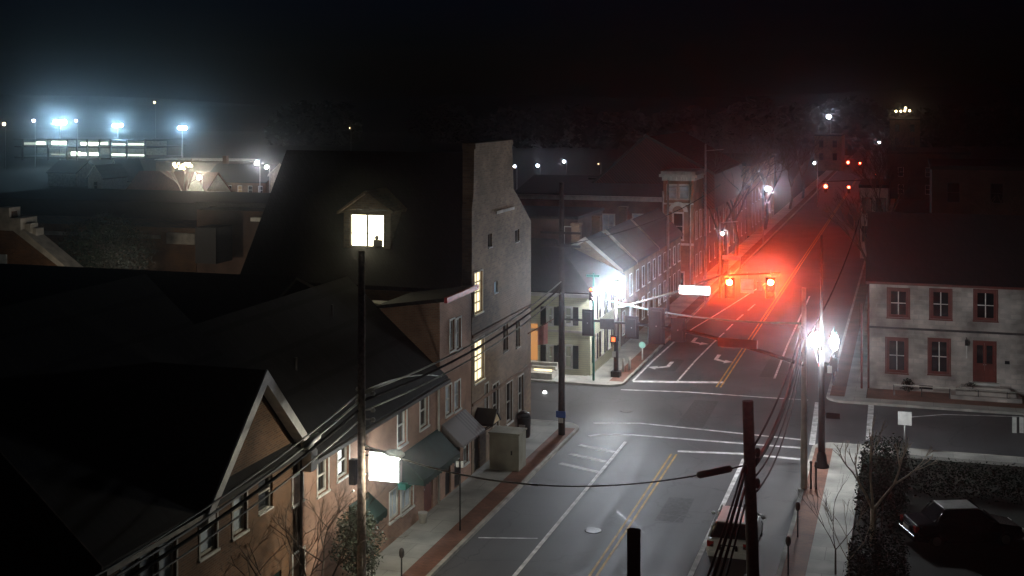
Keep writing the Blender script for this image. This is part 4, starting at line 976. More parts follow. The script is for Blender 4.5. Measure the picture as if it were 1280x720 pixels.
# row of roof lights on the tall far building
for k, (px, py) in enumerate(((1120, 139), (1126, 139), (1132, 135), (1131, 138.5), (1137, 138.5))):
    p = at(px, py, 318); t = thing('roof_light', p, 'small warm light in the row on top of the tall far building', 'light', 'roof lights of the tall building')
    MB().ball((p.x, p.y, p.z), .26, 8).build('globe', M['e_farwarm'], t); MB().tube([(p.x, p.y, p.z - .25), (p.x, p.y, 12.2)], .04, 5).build('post', M['steeldark'], t)
# string lights above the red roof
for k in range(13):
    px = 218 + k * 1.75 + random.uniform(-.5, .5); py = 208 + random.uniform(-4, 4); p = at(px, py, 196)
    MB().ball((p.x, p.y, p.z), random.uniform(.12, .28), 8).build('string_bulb', M['e_bulb'], loc=p, label='warm glowing bulb in the cluster above the red roofed house', cat='bulb', group='warm bulbs above the red roof')
bare_tree((at(229, 240, 198).x, at(229, 240, 198).y, 0), 9.5, .2, 'bare tree holding the warm bulbs behind the red roof', 77, depth=4)
q = on_y(150, 360, 76); t = thing('added_fill_lamp', (q.x, q.y, 0), 'unseen lamp added to light the round dark tree, behind the black rear roof', 'street lamp')  # lamp out of view, added to light the tree and wall end
MB().tube([(q.x + .4, q.y, 0), (q.x + .4, q.y, q.z + .2), (q.x, q.y, q.z + .25)], .06, 6).build('pole', M['steeldark'], t); MB().ball(q, .16, 10).build('globe', M['e_lamp3'], t)
q = on_y(88, 356, 60); t = thing('added_fill_lamp', (q.x, q.y, 0), 'unseen lamp added to light the pale sloping coping at the left edge', 'street lamp')  # second lamp out of view, added to light the coping
MB().tube([(q.x + .4, q.y, 0), (q.x + .4, q.y, q.z + .2), (q.x, q.y, q.z + .25)], .06, 6).build('pole', M['steeldark'], t); MB().ball(q, .06, 10).build('globe', M['e_lamp3'], t)
# uplight glow lamps at the tan house
for px in (306, 350):
    p = at(px, 246, 186); m = MB().lathe((p.x, p.y, max(.02, 0)), [(.15, 0), (.15, .3), (.1, .34)], 10)
    t = m.build('ground_light', M['e_bulb'], loc=(p.x, p.y, 0), label='low warm light at the foot of the %s' % ('tan brick house' if px == 306 else 'chapel'), cat='light')

# ------------------------------------------------------------------ hills and trees far off
rnd = random.Random(4)
m = MB(); prev = None
for k in range(61):
    a = -1000 + k * 2000 / 60
    base = 20 + 5 * math.sin(a * .006 + 1) + 3 * math.sin(a * .017) + rnd.uniform(-.8, .8)
    if a > 200: base -= 5
    row = [(a, 640, -.1), (a, 700, base * .6), (a, 780, base), (a, 1000, base * .9)]
    if prev:
        for i in range(3): m.poly([prev[i], row[i], row[i + 1], prev[i + 1]])
    prev = row
m.build('hills', M['hill'], kind='structure')
m = MB(); blobs = []
for k in range(60):
    x = -228 + k * 9 + rnd.uniform(-3, 3); y = 480 + rnd.uniform(-30, 60); blobs.append((Vector((x, y, rnd.uniform(4, 8))), rnd.uniform(7, 11), 1.0))
leaf_cloud(m, blobs, 22000, 1.6, rnd); m.build('far_woods', M['hill'], kind='stuff', label='dark far off woods below the hills', cat='woods')

# ------------------------------------------------------------------ vegetation near
bare_tree((-7.0, 38.2, .13), 5.8, .07, 'twiggy bare street tree against the near orange brick house', 21, 'street trees before the brick houses', depth=7, spread=.5, fork=.22)
leafy_tree((-7.1, 41.3, .13), 3.7, 2.0, 'grey green street tree with lit leaf tips, left of the tall wooden pole', 22, 4200, .06, 'leafpale', group='street trees before the brick houses', low=.35)
bare_tree((-7.0, 35.0, .13), 5.4, .07, 'dark bare street tree at the bottom edge of the picture', 23, 'street trees before the brick houses', depth=7, spread=.5, fork=.22)
# hedges
def hedge(x0, x1, y0, y1, h, label, seed):
    rnd = random.Random(seed); t = thing('hedge', ((x0 + x1) / 2, (y0 + y1) / 2, 0), label, 'hedge', 'hedges beside the right pavement')
    m = MB(); bl = []
    k = y0
    while k < y1:
        for xx in ([x0 + .5, x1 - .5] if x1 - x0 < 3 else [x0 + .6 * q_ for q_ in range(int((x1 - x0) / .6))]): bl.append((Vector((xx, k, h * .55)), .72, h * .62 / .72))
        k += .55
    leaf_cloud(m, bl, int(1300 * max(y1 - y0, (x1 - x0) * .8)), .06, rnd); m.build('foliage', M['leaf'], t)
    s_ = MB(); k = y0
    while k < y1: s_.tube([((x0 + x1) / 2, k, 0), ((x0 + x1) / 2 + .05, k + .1, h * .7)], .03, 5); k += .7
    s_.build('stem', M['barkdark'], t)
hedge(9.35, 11.2, 56.0, 65.0, 1.5, 'dark clipped hedge behind the little forked tree', 31)
hedge(11.9, 25.0, 61.2, 62.3, 1.35, 'long low dark hedge between the side street and the black lot', 33)
hedge(9.35, 11.2, 40.0, 52.0, 1.3, 'dark clipped hedge at the bottom right beside the pavement', 32)
b_ = on_z(1095, 637); b_.x = max(b_.x, 9.45)
def fork_tree(base, h, label, seed, mat='bark', r=.09, name='forked_bare_tree', dirs=None):
    rnd = random.Random(seed); t = thing(name, base, label, 'tree'); b = Vector(base)
    MB().tube([b, b + Vector((0, 0, h * .36))], [r * 1.2, r], 8).build('trunk', M[mat], t)
    m = MB(); f = b + Vector((0, 0, h * .34))
    for dv in dirs or (Vector((-.5, -.1, 1)), Vector((.75, .1, 1)), Vector((-.1, .2, 1.05))):
        d = dv.normalized(); branches(m, f, d, h * .36, r * .6, 3, rnd, .3, .2)
    m.build('crown', M[mat], t)
fork_tree((10.0, 53.9, 0), 3.9, 'small pale bare tree forking in a V before the hedge', 5, r=.11)
p = on_z(1043, 715); fork_tree((8.75, p.y - .6, .1), 2.8, 'thin bare sapling on the right pavement edge', 6, 'barkdark', .03, 'sapling')
p = on_z(1095, 730); fork_tree((9.25, p.y - .4, 0), 2.6, 'thin bare sapling in front of the lower hedge', 8, 'bark', .035, 'sapling')
# red-lit bare trees beyond the signals
for i, (x, y, h, lab) in enumerate(((-4.2 - 2.9, 131, 12.5, 'tall bare tree left of the bright distant lamp, lit red'), (-7.4, 146, 13, 'bare street tree behind the brick tower, branches over the roofs'), (-7.6, 178, 12, 'bare tree directly behind the bright distant lamp'), (8.2, 112, 10, 'bare tree on the right side behind the slim lamp mast'), (8.5, 150, 12, 'bare tree at right below the distant white lights'), (8.3, 190, 12, 'farthest bare street tree on the right side'))):
    bare_tree((x, y, .12), h, .22, lab, 50 + i, 'bare street trees up the road', depth=6)
for i, (x, y, h, lab) in enumerate(((-7.2, 212, 12, 'far bare tree left of the lower pair of far red signals'), (-7.0, 236, 13, 'farthest bare tree on the left side of the road'), (7.9, 168, 11, 'bare tree on the right pavement below the far red signals'), (8.0, 226, 13, 'far bare tree at the right of the upper far red signals'))):
    bare_tree((x, y, .12), h, .2, lab, 70 + i, 'bare street trees up the road', depth=6)
bare_tree((-27, 112, 0), 11, .25, 'bare tree in front of the hall roof, dim twigs', 61, depth=5)
bare_tree((18, 97, 0), 12, .25, 'bare tree behind the stone house roof', 62, depth=5)

# ------------------------------------------------------------------ poles, cables
def wood_pole(x, y, z, r0, r1, label, mat='wood', lean=(0, 0), fittings=None, name='utility_pole'):
    t = thing(name, (x, y, 0), label, 'utility pole')
    MB().tube([(x, y, -.05), (x + lean[0] / 2, y + lean[1] / 2, z / 2), (x + lean[0], y + lean[1], z)], [r0, (r0 + r1) / 2, r1], 12).build('shaft', M[mat], t)
    return t
# tall left wooden pole
LP = Vector((-6.32, 39.9, 0))
lp = wood_pole(LP.x, LP.y, 12.85, .165, .11, 'tall left wooden utility pole standing before the lit dormer window')
def lpz(py): return on_y(456, py, LP.y).z
for k, (py, s_) in enumerate(((492, 1), (503, -1), (513, 1), (525, 1), (488, -1))):
    z = lpz(py); m = MB(); m.tube([(LP.x, LP.y, z), (LP.x + .25 * s_ + .1, LP.y + .1, z + .03)], .025, 6); m.lathe((LP.x + .28 * s_ + .1, LP.y + .1, z), [(.06, -.06), (.08, 0), (.05, .07)], 10); m.build('insulator', M['steel'], lp)
z = lpz(590); m = MB().box(LP.x - .42, LP.x - .17, LP.y - .14, LP.y + .14, z - .45, z + .4); m.build('meter_box', M['black'], lp, bevel=.02)
m = MB().ball((LP.x - .2, LP.y - .25, z - .6), .05, 8); m.build('reflector', M['white'], lp)
# cobra street light on it (part of the pole: bolted on)
zl = 18 - 443 * 43.6 / 1600
arm = [(LP.x + .1, LP.y, zl + .22), (LP.x + .6, LP.y + .1, zl + .2), (LP.x + .85, LP.y + .15, zl + .13)]
m = MB().tube(arm, .035, 8); m.build('lamp_arm', M['steeldark'], lp)
m = MB().lathe((LP.x + 1.15, LP.y + .2, zl + .1), [(.06, -.36), (.13, -.2), (.16, 0), (.14, .2), (.04, .33)], 12, 'x'); lh = m.build('street_light_head', M['steel'], lp)
m = MB().lathe((LP.x + 1.17, LP.y + .2, zl + .0), [(.09, -.1), (.13, -.05), (.13, -.04)], 14); m.build('lens', M['e_cobra'], lh)
# blank glowing box sign on the shop wall
sg = thing('box_sign', (XL, 47, 3), 'blank glowing white box sign projecting from the shop wall behind the tall left pole', 'sign')
a, b = on_y(461, 564, 45.0), on_y(499, 604, 45.0)
MB().box(a.x, b.x, 45.0, 45.28, b.z, a.z).build('light_box', M['steel'], sg)
MB().box(a.x + .03, b.x - .03, 44.98, 44.998, b.z + .03, a.z - .03).build('sign_face', M['e_sign'], sg)
MB().box(a.x + .03, b.x - .03, 45.282, 45.3, b.z + .03, a.z - .03).build('sign_face', M['e_sign'], sg)
m = MB()
for zz in (b.z + .2, a.z - .2): m.tube([(XL - .05, 45.14, zz), (a.x + .02, 45.14, zz)], .03, 6)
m.build('bracket', M['black'], sg)
# dark pole on the corner
CP = on_z(702, 546); CP = Vector((CP.x, CP.y, 0))
cp = wood_pole(CP.x, CP.y, 18 - (225 - 124) * 70.3 / 1600, .19, .13, 'dark utility pole on the pavement corner before the cream house', 'woodblack')
a = on_y(701, 518, CP.y - .25)
MB().box(a.x - .26, a.x + .26, CP.y - .27, CP.y - .23, a.z - .17, a.z + .17).build('blue_sign', M['bluesign'], cp)
MB().box(a.x - .12, a.x + .12, CP.y - .27, CP.y - .23, a.z - .45, a.z - .2).build('white_plate', M['white'], cp)
m = MB()
for zz in (10.9, 10.2): m.box(CP.x - 1.1, CP.x + 1.1, CP.y - .28, CP.y - .18, zz - .06, zz + .06)
m.build('crossarm', M['woodblack'], cp)
# right near wooden pole, leaning slightly
RP = Vector((7.12, 36.3, 0))
rp = wood_pole(7.35, 36.3, 18 - (494 - 124) * 36.65 / 1600, .2, .155, 'stout dark wooden pole with cable bundles beside the silver car', 'woodblack', lean=(-.28, 0))
# foreground pole top
fp = wood_pole(7.35, 19.4, 18 - 531 * 20 / 1600, .12, .105, 'short wooden pole top rising at the bottom edge over the road', 'woodblack')
# far thin poles on the left side
for px, yb_, yt, lab in ((833, 262, 395, ''),):
    pass
for i, (px, pyt, pyb, lab) in enumerate(((835, 225, 398, 'slim pale pole against the brick corner tower'), (882, 180, 378, 'slim pole right of the corner tower, tinted red'), (900, 270, 372, 'tall pole carrying the small lamp left of the red signals'))):
    b_ = on_z(px, pyb); d_ = 28800 / (pyb - 124); ht = 18 - (pyt - 124) * d_ / 1600
    t = thing('slim_pole', (b_.x, b_.y, 0), lab, 'pole'); MB().tube([(b_.x, b_.y, 0), (b_.x, b_.y, ht)], [.13, .08], 8).build('shaft', M['steel'], t)
    m = MB().tube([(b_.x, b_.y, ht - .6), (b_.x + 1.6, b_.y, ht - .45)], .04, 6); m.build('arm', M['steel'], t)
b_ = on_z(900, 372); d_ = 28800 / 248
# white sign near (915,321) hung at that pole
a = on_y(903, 319, b_.y - .3); c_ = on_y(926, 325, b_.y - .3)
t = thing('hanging_white_sign', (a.x, b_.y, c_.z), 'long blank white sign plate above the left red signal', 'sign')
MB().box(a.x, c_.x, b_.y - .35, b_.y - .28, c_.z, a.z + .0).build('plate', M['white'], t)
MB().tube([(c_.x - .05, b_.y - .31, c_.z + .2), (c_.x - .05, b_.y - .31, c_.z - 2.0)], .035, 6).build('drop_pole', M['steel'], t)
# parking-lane pole at (1079..) right
b_ = on_z(1077, 488); t = thing('slim_pole', (b_.x, b_.y, 0), 'slim reddish pole at the left corner of the stone house', 'pole'); MB().tube([(b_.x, b_.y, 0), (b_.x, b_.y, 18 - (380 - 124) * 79 / 1600)], [.07, .06], 8).build('shaft', M['redwood'], t)

def catenary(a, b, sag, n=14):
    a, b = Vector(a), Vector(b); return [a.lerp(b, i / n) - Vector((0, 0, sag * 4 * (i / n) * (1 - i / n))) for i in range(n + 1)]
def cable(a, b, sag, r, label, mat='cable', name='overhead_cable', group='overhead cables'):
    m = MB(); m.tube(catenary(a, b, sag), r, 6); o = m.build(name, M[mat], loc=a, label=label, cat='cable', group=group); return o
# grey pole (mast-arm pole of the near corner)
GP = on_z(1005, 614); GP = Vector((GP.x, GP.y, 0))
zg = 18 - (360 - 124) * 58.7 / 1600
def gz(py): return 18 - (py - 124) * 58.75 / 1600
# bundles from the near right pole to the grey pole
for k, (pa, pb, r, sag, lab) in enumerate(((552, 408, .035, .5, 'topmost cable between the stout right pole and the grey signal pole'), (575, 425, .085, .75, 'thickest twisted cable bundle from the stout right pole to the grey signal pole'), (590, 440, .028, .9, 'middle thin cable from the stout right pole to the grey signal pole'), (610, 452, .03, 1.0, 'lowest cable from the stout right pole to the grey signal pole'))):
    za = 18 - (pa - 124) * 36.65 / 1600
    cable((7.1 + .1, 36.35, za), (GP.x - .1, GP.y, gz(pb)), sag, r, lab)
cable((GP.x, GP.y, gz(430)), (7.3, 115, 7.8), .8, .05, 'cable running up the road from the grey signal pole')
for k, (pa, dx, zz, r, lab) in enumerate(((568, -.1, 7.9, .03, 'left cable dropping from the stout right pole to the bottom edge'), (580, -.04, 7.6, .045, 'second cable from the left dropping toward the bottom edge'), (600, .0, 7.3, .04, 'third cable from the left dropping toward the bottom edge'), (620, .05, 6.9, .03, 'rightmost cable dropping from the stout right pole to the bottom edge'))):
    za = 18 - (pa - 124) * 36.65 / 1600
    cable((7.0, 36.2, za), (7.35 + dx, 19.5, zz), .5, r, lab)
for zz, dx, dy_ in ((18 - 575 * 0 - (558 - 124) * 36.65 / 1600, .2, .2), (18 - (595 - 124) * 36.65 / 1600, .2, .15), (18 - (575 - 124) * 36.65 / 1600, -.1, -.2)):
    m = MB(); m.tube([(7.12, 36.3, zz), (7.12 + dx, 36.3 + dy_, zz)], .03, 6); m.lathe((7.12 + dx, 36.3 + dy_, zz), [(.05, -.16), (.08, -.08), (.08, .06), (.04, .12)], 10); m.build('insulator', M['black'], rp)
# span wire with splice case to the left pole
za = 18 - (573 - 124) * 36.6 / 1600
A_, B_ = Vector((7.05, 36.3, za)), Vector((LP.x + .15, LP.y, lpz(557)))
pts = catenary(A_, B_, .95, 30)
t = thing('span_wire', A_, 'long sagging wire across the road with a fat black splice case near its right end', 'cable')
MB().tube(pts[:16], .022, 6).build('wire', M['cable'], t)
MB().tube(pts[15:], .03, 6).build('wire', M['cablegrey'], t, label='half of the wire coloured pale as if lit')  # light on this half of the wire is put into a paler colour
MB().tube([pts[1].lerp(pts[2], .0), pts[1].lerp(pts[2], .1), pts[3].lerp(pts[4], .2), pts[3].lerp(pts[4], .35)], [.05, .1, .1, .05], 10).build('splice_case', M['black'], t)
# cables along the left facade
for k, (pya, r, mat, lab, x2, zb2) in enumerate(((493, .03, 'cablegrey', 'uppermost of the cables running along the near brick facade', -6.6, 7.4), (503, .04, 'cablegrey', 'second cable along the near brick facade, pale', -6.6, 7.1), (513, .05, 'cable', 'thick black cable along the near brick facade', -6.6, 6.9), (527, .028, 'cablegrey', 'lowest pale cable along the near brick facade', -6.7, 6.6))):
    cable((LP.x - .1, LP.y, lpz(pya)), (x2, 12, zb2 + .4), .9, r, lab, mat)
m = MB(); pa, pb = Vector((LP.x - .12, LP.y, lpz(503))), Vector((-6.6, 12, 7.5)); cc = catenary(pa, pb, .9, 28)
m.tube([cc[3], cc[3].lerp(cc[4], .1), cc[4], cc[4].lerp(cc[5], .1)], [.04, .13, .13, .05], 10); m.build('cable_splice_box', M['steel'], loc=cc[4], label='pale splice case on the cables left of the tall pole', cat='splice case')
for k, (pya, zb2, r, mat, lab) in enumerate(((490, 8.3, .035, 'cablegrey', 'upper cable from the tall left pole to the corner pole'), (500, 8.0, .045, 'cable', 'middle black cable from the tall left pole to the corner pole'), (513, 7.7, .03, 'cablegrey', 'lower pale cable from the tall left pole to the corner pole'))):
    cable((LP.x + .1, LP.y, lpz(pya)), (CP.x, CP.y, zb2), .55, r, lab, mat)
m = MB(); m.tube(catenary((LP.x + .05, LP.y + .1, lpz(490)), (-8.1, 52.4, 5.9), -.25, 16), .028, 6); m.build('service_drop', M['cablegrey'], loc=(LP.x, LP.y, lpz(490)), label='pale service wire arching from the tall pole to the shop house eave', cat='cable')
cable((CP.x, CP.y, 10.2), (-6.6, 128, 9.5), .8, .03, 'cable up the road from the corner pole past the cream house')

# ------------------------------------------------------------------ traffic signals
def head_parts(parent, c, face, n=3, mat='black', lit=None, litmat='e_red', s=1.0, plate=True):
    """signal head centred at c; face = unit vector the lenses look along (axis aligned in xy)"""
    f = Vector(face).normalized(); sd = Vector((-f.y, f.x, 0)).normalized(); c = Vector(c); h = .36 * n * s
    def obox(mb, cc, a, b, z):
        pts = [cc + sd * i * a + f * j * b + Vector((0, 0, k * z)) for k in (-1, 1) for j in (-1, 1) for i in (-1, 1)]
        v = [mb.bm.verts.new(p) for p in pts]
        for q in ((0, 2, 3, 1), (4, 5, 7, 6), (0, 1, 5, 4), (2, 6, 7, 3), (0, 4, 6, 2), (1, 3, 7, 5)): mb.bm.faces.new([v[i] for i in q])
    mb = MB(); obox(mb, c, .17 * s, .1 * s, h / 2)
    hd = mb.build('signal_head', M[mat], parent)
    if plate:
        mb = MB(); obox(mb, c - f * .04, .30 * s, .012, h / 2 + .12 * s); mb.build('backplate', M[mat], hd)
    for k in range(n):
        cc = c + Vector((0, 0, h / 2 - .18 * s - .36 * s * k)) + f * .1 * s
        mb = MB(); ring = []
        for a in range(14): an = 2 * math.pi * a / 14; ring.append(mb.bm.verts.new(cc + f * .012 + sd * math.cos(an) * .14 * s + Vector((0, 0, math.sin(an) * .14 * s))))
        mb.bm.faces.new(ring); mb.build('lens', M[litmat] if lit == k else M['redlens'] if k == 0 else M['steeldark'], hd, label='lit red lens' if lit == k else None)
        mb = MB()
        N_ = 14; VL = .8 if litmat == 'e_red' and k == 0 and lit == 0 else .24
        for a in range(N_):
            an = -.9 + (math.pi + 1.8) * a / N_; an2 = -.9 + (math.pi + 1.8) * (a + 1) / N_
            if litmat == 'e_red': an, an2 = 2 * math.pi * a / N_, 2 * math.pi * (a + 1) / N_
            if True:
                p0 = sd * math.cos(an) * .155 * s + Vector((0, 0, math.sin(an) * .155 * s)); p1 = sd * math.cos(an2) * .155 * s + Vector((0, 0, math.sin(an2) * .155 * s))
                mb.poly([cc + p0, cc + p1, cc + p1 + f * VL * s, cc + p0 + f * VL * s])
        mb.build('visor', M[mat], hd)
    return hd
# far-corner pole with arm that carries the two bright red signals
FP = on_z(770, 473); FP = Vector((FP.x, FP.y, 0)); dF = 28800 / (473 - 124)
def fz(py, d=dF): return 18 - (py - 124) * d / 1600
mp = thing('signal_mast', FP, 'far corner signal mast with bright lamp and an arm over the road', 'traffic signal')
MB().tube([(FP.x, FP.y, 0), (FP.x, FP.y, fz(372))], [.17, .12], 12).build('pole', M['steeldark'], mp)
MB().box(FP.x - .3, FP.x + .3, FP.y - .3, FP.y + .3, 0, .5).build('base', M['steeldark'], mp, bevel=.05)
ya = FP.y
e1, e2, e3 = on_y(778, 384, ya), on_y(842, 366, ya), on_y(975, 341, ya)
MB().tube([(FP.x, FP.y, e1.z - .1), e1, e2, (e2.x + 3, ya, e3.z - .3), e3], [.09, .09, .075, .06, .045], 8).build('arm', M['armgrey'], mp)
lc = on_y(770, 357, ya - .5)
m = MB().tube([(FP.x, FP.y, fz(373)), (FP.x, FP.y - .2, lc.z + .45), (lc.x, lc.y, lc.z + .4)], .04, 8); m.build('lamp_arm', M['steeldark'], mp)
m = MB().lathe((lc.x, lc.y, lc.z), [(.1, .42), (.3, .32), (.36, .22)], 16); m.build('lamp_hood', M['steeldark'], mp)
MB().ball(lc, .42, 16, .8).build('lamp_globe', M['e_lamp'], mp)
glare_lens(mp, (lc.x + .05, lc.y - .62, lc.z), .17, .3, 'e_glare')  # extra lens added to widen the glare of the globe
# pedestrian head on it
q = on_y(767, 424, ya - .35); m = MB().box(q.x - .2, q.x + .2, ya - .42, ya - .2, q.z - .25, q.z + .25); ph = m.build('pedestrian_signal', M['black'], mp)
MB().box(q.x - .11, q.x + .11, ya - .434, ya - .424, q.z - .14, q.z + .14).build('hand_symbol', M['e_hand'], ph)
q = on_y(767, 443, ya - .3); MB().box(q.x - .12, q.x + .12, ya - .24, ya - .2, q.z - .18, q.z + .18).build('push_button_plate', M['white'], mp)
# two bright signals hang from that arm
for i, (px, lab) in enumerate(((912, 'left one of the two bright red signals over the road'), (963, 'right one of the two bright red signals over the road'))):
    q = on_y(px, 353, ya - .25)
    t = thing('traffic_signal', (q.x, ya, q.z), lab, 'traffic signal', 'bright red signals')
    head_parts(t, (q.x, ya - .25, q.z - .36), (.13, -1, .14), 3, 'black', 0)
    MB().tube([(q.x, ya - .2, q.z + .25), (q.x, ya - .05, q.z + .75)], .03, 6).build('hanger', M['steel'], t)
a, b = on_y(926, 349, ya), on_y(942, 366.5, ya)
t = thing('lane_sign', ((a.x + b.x) / 2, ya, b.z), 'square white sign hanging between the two bright red signals', 'sign')
MB().box(a.x, b.x, ya - .06, ya - .02, b.z, a.z).build('plate', M['white'], t)
MB().tube([((a.x + b.x) / 2, ya + .01, b.z + .1), ((a.x + b.x) / 2, ya + .01, a.z + .45)], .025, 6).build('hanger', M['steel'], t)
MB().box(a.x + .12, b.x - .12, ya - .066, ya - .061, b.z + .2, b.z + .26).build('sign_mark', M['e_sign'] if False else M['dirtywhite'], t)
a, b = on_y(946, 352, ya), on_y(953, 363, ya)
t = thing('turn_sign', ((a.x + b.x) / 2, ya, b.z), 'small pale sign squeezed left of the right red signal', 'sign')
MB().box(a.x, b.x, ya - .06, ya - .02, b.z, a.z).build('plate', M['dirtywhite'], t); MB().tube([((a.x + b.x) / 2, ya + .01, b.z + .1), ((a.x + b.x) / 2, ya + .01, a.z + .6)], .02, 6).build('hanger', M['steel'], t)
# lit street-name sign
a, b = on_y(849, 356, ya - .1), on_y(888, 369, ya - .1)
t = thing('lit_street_sign', ((a.x + b.x) / 2, ya, b.z), 'glowing white street sign hanging under the far signal arm', 'sign')
MB().box(a.x, b.x, ya - .2, ya - .05, b.z, a.z).build('housing', M['steel'], t, bevel=.03)
MB().box(a.x + .03, b.x - .03, ya - .222, ya - .202, b.z + .03, a.z - .03).build('sign_face', M['e_street'], t, bevel=.008)
MB().tube([((a.x + b.x) / 2, ya - .1, a.z), ((a.x + b.x) / 2, ya - .02, a.z + .3)], .025, 6).build('hanger', M['steel'], t)
# teal cable / thin arm
a, b = on_y(758, 373, ya + .5), on_y(1000, 402, 62)
cable(on_y(758, 375, ya + .4), (GP.x, GP.y + .1, gz(405)), .35, .06, 'thick teal tinted span cable behind the signal arm', 'teal')
# signals on post at (742,350) on the corner before the cream house
q0 = on_z(742, 478)
t = thing('corner_signal', (q0.x, q0.y, 0), 'side facing corner signal with red glow beside the bright lamp', 'traffic signal')
MB().tube([(q0.x, q0.y, 0), (q0.x, q0.y, 18 - (342 - 124) * 81 / 1600)], [.08, .06], 8).build('pole', M['teal'], t)
q = on_y(742, 357, q0.y)
head_parts(t, (q.x - .1, q0.y - .2, q.z - .5), (0, -1, 0), 3, 'black', 0, 'e_hand', .8, plate=False)
q = on_y(735, 343, q0.y); MB().box(q.x - .1, q.x + .75, q0.y - .05, q0.y - .02, q.z - .15, q.z + .0).build('street_plate', M['teal'], t)
# round topped sign post and pale markers on the far pavement
for px, pt, pb, lab in ((803, 426, 442, 'round pale sign on a short post at the far left kerb'),):
    bb = on_z(px, 452); q = on_y(px, 431, bb.y)
    t = thing('round_sign', (bb.x, bb.y, 0), lab, 'sign'); MB().tube([(bb.x, bb.y, 0), (bb.x, bb.y, q.z)], .05, 8).build('post', M['white'], t)
    MB().lathe((bb.x, bb.y - .06, q.z), [(.22, -.015), (.22, .015)], 20, 'y').build('plate', simple('pale_teal_sign', (.3, .6, .5), .5), t)
for px, py, lab in ((787, 465, 'pale marker post right of the far signal mast'), (779, 467, 'dim marker post close to the far signal mast')):
    bb = on_z(px, py); bb.z = 0; m = MB().lathe(bb, [(.09, 0), (.08, .95), (.04, 1.02)], 10); m.build('marker_post', M['dirtywhite'], loc=bb, label=lab, cat='post', group='marker posts')

# near mast arm with signal heads seen from behind
ms = thing('near_signal_mast', GP, 'grey signal mast on the right kerb with a dark arm reaching left', 'traffic signal')
MB().tube([GP, (GP.x, GP.y, zg)], [.16, .1], 12).build('pole', M['dirtywhite'], ms)
MB().lathe(GP, [(.26, 0), (.26, .08), (.18, .14)], 12).build('base', M['steel'], ms)
def dep(px): return 58.7 + (1005 - px) / 300 * 5.8          # depth grows towards the arm's free end
apts = [at(px, py, dep(px)) for px, py in ((1005, 456), (985, 450), (958, 441), (920, 430), (885, 420), (857, 414), (830, 409), (795, 405), (760, 402), (706, 399))]
MB().tube(apts, [.1, .1, .095, .09, .085, .08, .075, .07, .06, .05], 8).build('arm', M['black'], ms)
for i, (px, py, n, lab) in enumerate(((734, 404, 3, 'leftmost dark signal head on the near arm, seen from behind'), (789, 410, 2, 'middle small signal head on the near arm, seen from behind'), (820, 408, 3, 'largest dark signal head on the near arm, seen from behind'), (847, 413, 2, 'signal head on the near arm just left of the dark name plate'))):
    q = at(px, py, dep(px) - .25)
    t = thing('signal_from_behind', q, lab, 'traffic signal', 'signal heads seen from behind')
    head_parts(t, (q.x, q.y + .2, q.z), (0, 1, 0), n, 'black', None, s=(1.0, 1.15, 1.35, 1.2)[i], plate=True)
    p_ = at(px, py, dep(px)); MB().tube([(q.x, q.y + .05, q.z), p_], .03, 6).build('bracket', M['steel'], t)
q, q2 = at(750, 398, dep(759) - .2), at(769, 411, dep(759) - .2)
t = thing('small_name_plate', q, 'small dark sign back between the left and middle signal heads', 'sign'); MB().box(q.x, q2.x, q.y - .03, q.y, q2.z, q.z).build('plate', M['steeldark'], t); MB().tube([((q.x + q2.x) / 2, q.y + .02, q.z), ((q.x + q2.x) / 2, q.y + .2, q.z - .1)], .02, 6).build('bracket', M['steel'], t)
q, q2 = at(897, 422, dep(922) - .25), at(948, 433, dep(922) - .25)
t = thing('dark_name_plate', q, 'long dark red tinted name plate on the near signal arm', 'sign')
MB().prism([(q.x, q.y, q.z), (q2.x, q.y, q.z - .03), (q2.x, q.y, q2.z - .03), (q.x, q.y, q2.z)], (0, .06, 0)).build('plate', simple('dark_red_plate', (.10, .03, .03), .5), t)
MB().tube([((q.x + q2.x) / 2, q.y + .07, (q.z + q2.z) / 2), at(922, 430, dep(922))], .03, 6).build('bracket', M['steel'], t)

# black lamp post with two lanterns
BP = on_z(1027, 587); BP = Vector((BP.x, BP.y, .13)); dB = 28800 / (587 - 124)
def bz(py): return 18 - (py - 124) * dB / 1600
t = thing('black_lamp_post', BP, 'black double lantern street lamp on a fluted base with a slim tall mast', 'street lamp')
MB().lathe((BP.x, BP.y, 0), [(.36, .12), (.36, .22), (.27, .32), (.23, .7), (.17, .85), (.16, 1.0)], 16).build('base', M['black'], t)
MB().tube([(BP.x, BP.y, .9), (BP.x, BP.y, bz(438))], [.18, .12], 14).build('post', M['black'], t)
MB().tube([(BP.x, BP.y, bz(438)), (BP.x, BP.y, bz(294))], [.075, .06], 8).build('mast', M['steeldark'], t)
for px, py, mat, sc, lab in ((1019, 425, 'e_lamp', 1.0, 'globe lantern'), (1043, 427, 'e_lamp2', .9, 'acorn lantern')):
    q = on_y(px, py, BP.y)
    MB().tube([(BP.x, BP.y, bz(452)), (q.x * .6 + BP.x * .4, BP.y, bz(453)), (q.x, BP.y, q.z - .36 * sc)], .035, 8).build('lantern_arm', M['black'], t)
    pr = [(.07, -.4), (.14, -.32), (.2, -.1), (.2, .1), (.13, .28), (.04, .4)] if sc < 1 else [(.08, -.36), (.28, -.24), (.37, 0), (.28, .24), (.08, .36)]
    ln = MB().lathe(q, [(a * .95, b) for a, b in pr], 14).build('lantern', M[mat], t, label=lab)
    MB().lathe((q.x, q.y, q.z + pr[-1][1]), [(.15, -.04), (.12, .08), (.04, .2), (.02, .34)], 10).build('finial', M['teal'] if sc < 1 else M['black'], ln)
q = on_y(1022, 505, BP.y); 
q = on_y(1019, 425, BP.y); glare_lens(t, (q.x, BP.y - .5, q.z), .12, .22, 'e_glare1')  # lens added in front of the globe lantern for its glare
